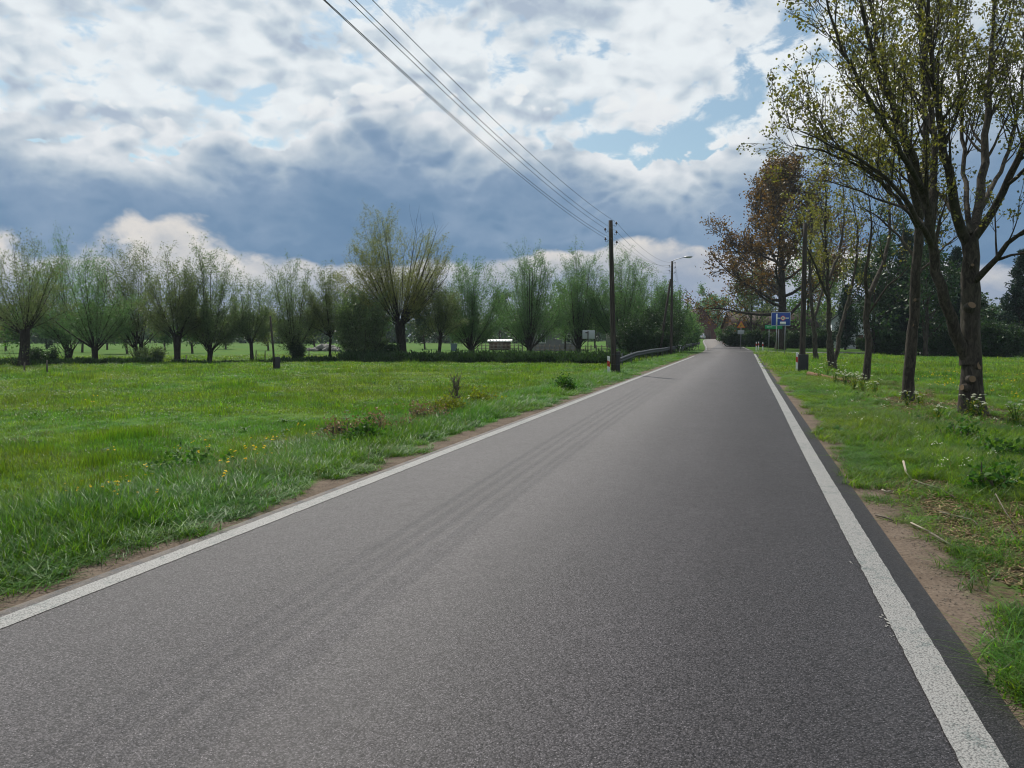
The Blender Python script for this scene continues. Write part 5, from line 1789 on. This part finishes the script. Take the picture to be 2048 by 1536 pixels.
# ------------------------------------------------------------------ grass, weeds, flowers, litter
def blade_clump(rng, n, rad, h0, h1, w0, bend, seg=3):
    V, F4, F3 = [], [], []
    for b_ in range(n):
        az = rng.uniform(0, 6.28); r_ = rad * math.sqrt(rng.random())
        root = np.array([math.cos(az) * r_, math.sin(az) * r_, -0.02])
        h = rng.uniform(h0, h1); wd = w0 * rng.uniform(0.7, 1.3)
        a2 = rng.uniform(0, 6.28)
        lean = np.array([math.cos(a2), math.sin(a2), 0])
        side = np.array([-lean[1], lean[0], 0])
        bd = bend * rng.uniform(0.3, 1.4)
        o = len(V)
        for s in range(seg):
            t = s / seg
            c = root + UP * h * (t - 0.25 * bd * t * t) + lean * h * bd * t * t
            ww = wd * (1 - 0.55 * t) * 0.5
            V += [c - side * ww, c + side * ww]
        V.append(root + UP * h * (1 - 0.25 * bd) + lean * h * bd)
        for s in range(seg - 1):
            k = o + 2 * s
            F4.append([k, k + 1, k + 3, k + 2])
        k = o + 2 * (seg - 1)
        F3.append([k, k + 1, o + 2 * seg])
    return V, F4, F3


def rosette(rng, n, r, h, wd):
    """broad-leaved weed: leaves arching out of one root"""
    V, F4 = [], []
    for b_ in range(n):
        az = rng.uniform(0, 6.28)
        d = np.array([math.cos(az), math.sin(az), 0]); s_ = np.array([-d[1], d[0], 0])
        L = r * rng.uniform(0.6, 1.2); hh = h * rng.uniform(0.5, 1.2); ww = wd * rng.uniform(0.7, 1.2)
        o = len(V)
        for t, wf in ((0, 0.2), (0.35, 0.8), (0.7, 1.0), (1.0, 0.15)):
            c = d * L * t + UP * hh * math.sin(t * 2.3)
            V += [c - s_ * ww * wf, c + s_ * ww * wf]
        for q_ in range(3):
            F4.append([o + 2 * q_, o + 2 * q_ + 1, o + 2 * q_ + 3, o + 2 * q_ + 2])
    return V, F4, []


CLUMPS = bpy.data.collections.new('clump_sources')


def clump(name, geo, mat):
    o = bpy.data.objects.new(name, mk_mesh(name, np.array(geo[0]), geo[1], geo[2], [mat]))
    CLUMPS_CUR.objects.link(o)
    return o


def source_set(key):
    global CLUMPS_CUR
    CLUMPS_CUR = bpy.data.collections.new('clump_' + key)
    return CLUMPS_CUR


rng = np.random.default_rng(77)
SHORT = source_set('a_short')
for k_ in range(4):
    clump('short_%d' % k_, blade_clump(rng, 46, 0.15, 0.045, 0.115, 0.006, 0.7), M['grass'])
TALL = source_set('b_tall')
for k_ in range(4):
    clump('tall_%d' % k_, blade_clump(rng, 42, 0.13, 0.14, 0.36, 0.0075, 0.75, 4), M['verge'])
TALLR = source_set('b_tall_light')
for k_ in range(4):
    clump('tall_light_%d' % k_, blade_clump(rng, 46, 0.14, 0.14, 0.34, 0.0065, 0.75, 4), M['grass'])
COARSE = source_set('c_coarse')
for k_ in range(4):
    clump('coarse_%d' % k_, blade_clump(rng, 40, 0.32, 0.06, 0.15, 0.014, 0.7), M['grass'])
WEED = source_set('d_weed')
for k_ in range(3):
    clump('weed_%d' % k_, rosette(rng, 9, 0.13, 0.07, 0.022), M['weed'])
DAND = source_set('e_dandelion')
for k_ in range(2):
    mb = MB()
    for f_ in range(3):
        c = np.array([rng.normal(0, 0.08), rng.normal(0, 0.08), rng.uniform(0.10, 0.17)])
        mb.disc(c, 0.022, (rng.normal(0, 0.3), rng.normal(0, 0.3), 1), 8)
        mb.disc(c + [0, 0, 0.006], 0.015, (rng.normal(0, 0.3), rng.normal(0, 0.3), 1), 7)
    CLUMPS_CUR.objects.link(bpy.data.objects.new('dandelion_%d' % k_, mb.mesh('dandelion', M['dandelion'])))
DRYS = source_set('f_dry')
for k_ in range(3):
    clump('dry_%d' % k_, blade_clump(rng, 7, 0.10, 0.10, 0.34, 0.005, 0.9), M['dry'])
CHIPS = source_set('g_chip')
for k_ in range(5):
    mb = MB()
    for c in range(9):
        L = rng.uniform(0.02, 0.10)
        mb.box((rng.normal(0, 0.10), rng.normal(0, 0.10), rng.uniform(0.004, 0.02)), (L, rng.uniform(0.006, 0.018), 0.006), rng.uniform(0, 6.28), rng.normal(0, 0.25), rng.normal(0, 0.25))
    CLUMPS_CUR.objects.link(bpy.data.objects.new('chip_%d' % k_, mb.mesh('chip', M['dry'])))
UMBEL = source_set('h_white')
for k_ in range(3):
    mb = MB()
    for c in range(10):
        mb.disc((rng.normal(0, 0.025), rng.normal(0, 0.025), rng.uniform(0.08, 0.12)), 0.008, (rng.normal(0, 0.3), rng.normal(0, 0.3), 1), 6)
    CLUMPS_CUR.objects.link(bpy.data.objects.new('white_%d' % k_, mb.mesh('white', M['white_flower'])))


def instancer(name, P, scl, sources, label, cat, seed=0):
    """one object whose points carry clumps"""
    n = len(P)
    r_ = np.random.default_rng(seed)
    me = bpy.data.meshes.new(name)
    me.vertices.add(n)
    me.vertices.foreach_set('co', np.asarray(P, np.float32).ravel())
    a = me.attributes.new('scl', 'FLOAT_VECTOR', 'POINT'); a.data.foreach_set('vector', np.asarray(scl, np.float32).ravel())
    rot = np.c_[r_.normal(0, 0.08, n), r_.normal(0, 0.08, n), r_.uniform(0, 6.28, n)]
    a = me.attributes.new('rot', 'FLOAT_VECTOR', 'POINT'); a.data.foreach_set('vector', rot.astype(np.float32).ravel())
    a = me.attributes.new('idx', 'INT', 'POINT'); a.data.foreach_set('value', r_.integers(0, 100, n).astype(np.int32))
    me.update()
    o = link(bpy.data.objects.new(name, me))
    g = bpy.data.node_groups.new(name, 'GeometryNodeTree')
    g.interface.new_socket('Geometry', in_out='INPUT', socket_type='NodeSocketGeometry')
    g.interface.new_socket('Geometry', in_out='OUTPUT', socket_type='NodeSocketGeometry')
    N = g.nodes; Lk = g.links
    gi = N.new('NodeGroupInput'); go = N.new('NodeGroupOutput')
    ci = N.new('GeometryNodeCollectionInfo')
    ci.inputs['Collection'].default_value = sources
    ci.inputs['Separate Children'].default_value = True
    ci.inputs['Reset Children'].default_value = True
    iop = N.new('GeometryNodeInstanceOnPoints')
    iop.inputs['Pick Instance'].default_value = True

    def attr(nm, ty):
        q_ = N.new('GeometryNodeInputNamedAttribute'); q_.data_type = ty; q_.inputs['Name'].default_value = nm
        return q_.outputs['Attribute']
    e2r = N.new('FunctionNodeEulerToRotation')
    Lk.new(attr('rot', 'FLOAT_VECTOR'), e2r.inputs[0])
    Lk.new(gi.outputs[0], iop.inputs['Points'])
    Lk.new(ci.outputs[0], iop.inputs['Instance'])
    Lk.new(attr('idx', 'INT'), iop.inputs['Instance Index'])
    Lk.new(e2r.outputs[0], iop.inputs['Rotation'])
    Lk.new(attr('scl', 'FLOAT_VECTOR'), iop.inputs['Scale'])
    Lk.new(iop.outputs[0], go.inputs[0])
    md = o.modifiers.new('clumps', 'NODES')
    md.node_group = g
    tag(o, label, cat, kind='stuff')
    return o


def ring_points(rng, rings, half=46):
    """points denser near the viewpoint: (r0, r1, per square metre)"""
    out_ = []
    for r0, r1, den in rings:
        n = int(den * math.pi * (r1 * r1 - r0 * r0) * (2 * half / 360))
        r_ = np.sqrt(rng.uniform(r0 * r0, r1 * r1, n))
        a = YAW + RAD(1) * rng.uniform(-half, half, n)
        out_.append(np.stack([-np.sin(a) * r_, np.cos(a) * r_, r_], -1))
    return np.concatenate(out_)


def vnoise(x, y, s, seed=0):
    """cheap smooth value noise"""
    r_ = np.random.default_rng(seed)
    tab = r_.random((64, 64))
    u, v_ = x * s, y * s
    i_, j_ = np.floor(u).astype(int), np.floor(v_).astype(int)
    fu, fv = u - i_, v_ - j_
    fu = fu * fu * (3 - 2 * fu); fv = fv * fv * (3 - 2 * fv)
    g_ = lambda a, b: tab[a % 64, b % 64]
    return (g_(i_, j_) * (1 - fu) + g_(i_ + 1, j_) * fu) * (1 - fv) + (g_(i_, j_ + 1) * (1 - fu) + g_(i_ + 1, j_ + 1) * fu) * fv


rng = np.random.default_rng(5)
R = ring_points(rng, [(1.2, 6, 100), (6, 12, 75), (12, 20, 44), (20, 34, 20), (34, 62, 8), (62, 90, 2.5)])
x, y, r_ = R.T
rag = (vnoise(x, y, 1.1, 3) - 0.5) * 0.45 + (vnoise(x, y, 4.0, 4) - 0.5) * 0.30
rag2 = (vnoise(x, y, 0.9, 8) - 0.5) * 0.5 + (vnoise(x, y, 4.0, 9) - 0.5) * 0.30
left = (x < -4.72 + rag)
right = (x > 1.44 + rag2)
soil = (x > 1.4) & (x < 3.5) & (y > 5.6) & (y < 10.4) & (vnoise(x, y, 1.6, 6) > 0.25)
soil |= (x > 3.2) & (x < 6.3) & (y > 17) & (y < 36) & (vnoise(x, y, 1.2, 7) > 0.30)
soil &= rng.random(len(x)) < 0.80
wet = (stream_dist(x, y) < 1.6) & (x < -6)
ok = (left | right) & ~soil & ~wet
x, y, r_, left = x[ok], y[ok], r_[ok], left[ok]
dl = -4.72 - x; dr = x - 1.50
verge_l = left & (dl < 2.3 + (vnoise(x, y, 0.8, 11) - 0.5) * 1.4)
verge_r = (~left) & (dr < 6.0)
z = gz(x, y)
far = np.interp(r_, [0, 12, 20, 34, 62, 90], [1, 1, 1.15, 1.6, 2.3, 3.2])
tuft = vnoise(x, y, 0.55, 12) ** 2 * 1.3 + vnoise(x, y, 2.3, 13) * 0.4 + 2.2 * smooth(0.80, 0.95, vnoise(x, y, 1.1, 19))
lush = vnoise(x, y, 0.7, 14)


def scl(hs, ws):
    return np.stack([ws, ws, hs], -1)


sel = verge_l
hs = (0.36 + 0.60 * lush[sel]) * (0.35 + 0.75 * smooth(-0.05, 0.75, dl[sel])) * rng.uniform(0.7, 1.25, sel.sum())
instancer('verge_grass', np.stack([x, y, z], -1)[sel], scl(hs, far[sel] * rng.uniform(0.85, 1.2, sel.sum())), TALL, 'tall glossy grass on the left road verge', 'grass', 1)
sel = verge_r & (r_ < 40)
hs = (0.30 + 0.50 * lush[sel]) * (0.60 + 0.50 * smooth(0, 1.2, dr[sel])) * rng.uniform(0.7, 1.25, sel.sum())
instancer('verge_grass', np.stack([x, y, z], -1)[sel], scl(hs, far[sel] * rng.uniform(0.85, 1.2, sel.sum())), TALLR, 'green grass on the right road verge', 'grass', 2)
sel = left & ~verge_l & (r_ < 22)
hs = (0.55 + 0.75 * tuft[sel]) * rng.uniform(0.7, 1.3, sel.sum())
instancer('meadow_grass', np.stack([x, y, z], -1)[sel], scl(hs, 1.25 * rng.uniform(0.9, 1.3, sel.sum())), SHORT, 'short grazed grass of the near left meadow', 'grass', 3)
sel = (left & ~verge_l & (r_ >= 22)) | (~left & ~verge_r) | (verge_r & (r_ >= 40))
hs = (0.5 + 0.8 * tuft[sel]) * rng.uniform(0.7, 1.3, sel.sum()) * np.interp(r_[sel], [20, 60], [0.9, 1.3])
instancer('meadow_grass', np.stack([x, y, z], -1)[sel], scl(hs, far[sel] * 0.75 * rng.uniform(0.9, 1.3, sel.sum())), COARSE, 'short grass of the wide meadow towards the trees', 'grass', 4)
# dark broad-leaved weeds, dry stalks, dandelions, white flowers, wood chips
pk = rng.random(len(x))
sel = (pk < 0.02) & (r_ < 40) & (lush > 0.35)
instancer('broadleaf_weed', np.stack([x, y, z], -1)[sel], np.repeat((rng.uniform(0.5, 1.5, sel.sum()))[:, None], 3, 1), WEED, 'broad-leaved weeds scattered through the grass', 'weeds', 5)
scrub = left & (dl > 1.2) & (dl < 3.6) & (vnoise(x, y, 0.35, 15) > 0.42)
sel = ((pk > 0.05) & (pk < 0.085) & (r_ < 30)) | (scrub & (pk < 0.35) & (r_ < 34) & (y > 7))
instancer('dry_stalk', np.stack([x, y, z], -1)[sel], np.repeat((rng.uniform(0.5, 1.2, sel.sum()))[:, None], 3, 1), DRYS, 'dry brown stalks in the verge grass', 'dry grass', 6)
dpatch = (left & (np.hypot(x + 8.2, (y - 9.0) * 0.45) < 2.6) & (pk < 0.022)) | (left & ~verge_l & (pk > 0.9975) & (r_ < 30)) | ((~left) & (x > 6) & (y > 26) & (y < 44) & (pk > 0.95)) | ((~left) & (pk > 0.999))
instancer('dandelion', np.stack([x, y, z + 0.02], -1)[dpatch], np.repeat((rng.uniform(0.8, 1.3, dpatch.sum()) * np.interp(r_[dpatch], [10, 40], [0.8, 1.0]))[:, None], 3, 1), DAND, 'yellow dandelions dotted over the grass', 'dandelions', 7)
sel = ((~left) & (pk > 0.09) & (pk < 0.13) & (dr > 0.6) & (r_ < 40))
instancer('white_flower', np.stack([x, y, z + 0.03], -1)[sel], np.repeat((rng.uniform(0.8, 1.5, sel.sum()))[:, None], 3, 1), UMBEL, 'tiny white flowers in the right verge grass', 'flowers', 8)
n = 1300
cx = np.concatenate([rng.uniform(1.75, 3.6, n), rng.normal(4.6, 0.9, n)])
cy = np.concatenate([rng.uniform(5.6, 10.4, n), rng.uniform(17, 36, n)])
instancer('wood_chip', np.stack([cx, cy, gz(cx, cy)], -1), np.repeat(np.concatenate([rng.uniform(0.5, 1.0, n), rng.uniform(0.8, 1.6, n)])[:, None], 3, 1), CHIPS, 'pale wood chips and twigs littering the right verge', 'wood chips', 9)
# grit along the shoulders
n = 5200
gx = np.concatenate([rng.normal(1.42, 0.13, n), rng.normal(-4.62, 0.10, n // 2)])
gy = np.concatenate([2 + 26 * rng.random(n) ** 1.7, 3 + 28 * rng.random(n // 2) ** 1.5])
mb_v, mb_f = [], []
for a_, b_, s_ in zip(gx, gy, rng.uniform(0.003, 0.009, len(gx))):
    if -4.40 < a_ < 1.19:
        continue
    o_ = len(mb_v)
    zz = float(gz(a_, b_)) + s_ * 0.4
    jit = rng.uniform(0.6, 1.3, 6)
    mb_v += [[a_ + s_ * jit[0], b_, zz], [a_ - s_ * jit[1], b_, zz], [a_, b_ + s_ * jit[2], zz], [a_, b_ - s_ * jit[3], zz], [a_, b_, zz + s_ * 0.7], [a_, b_, zz - s_]]
    mb_f += [[o_, o_ + 2, o_ + 4], [o_ + 2, o_ + 1, o_ + 4], [o_ + 1, o_ + 3, o_ + 4], [o_ + 3, o_, o_ + 4]]
M['grit'] = leafy('grit_stone', (0.10, 0.085, 0.07), 0.0, (1, 1, 1), 0.9, 0.1, 0.6)
o = link(bpy.data.objects.new('shoulder_grit', mk_mesh('shoulder_grit', mb_v, None, mb_f, [M['grit']], False)))
tag(o, 'loose grit on the sandy road shoulders', 'grit', kind='stuff')

# ------------------------------------------------------------------ thin moist air between the viewer and the far trees
hm_ = bpy.data.materials.new('haze_air')
hm_.use_nodes = True
hm_.node_tree.nodes.clear()
ht = NT(hm_.node_tree)
pv = ht.node('ShaderNodeVolumePrincipled')
pv.inputs['Color'].default_value = (0.72, 0.85, 1.0, 1)
pv.inputs['Density'].default_value = 0.00016
pv.inputs['Anisotropy'].default_value = 0.3
ho = ht.node('ShaderNodeOutputMaterial')
ht.l.new(pv.outputs[0], ho.inputs['Volume'])
haze = MB().bbox((-420, -70, -2.0), (420, 460, 36)).obj('haze', hm_)
tag(haze, 'thin bluish haze in the air over the meadows', 'haze', kind='stuff')
haze.display_type = 'WIRE'
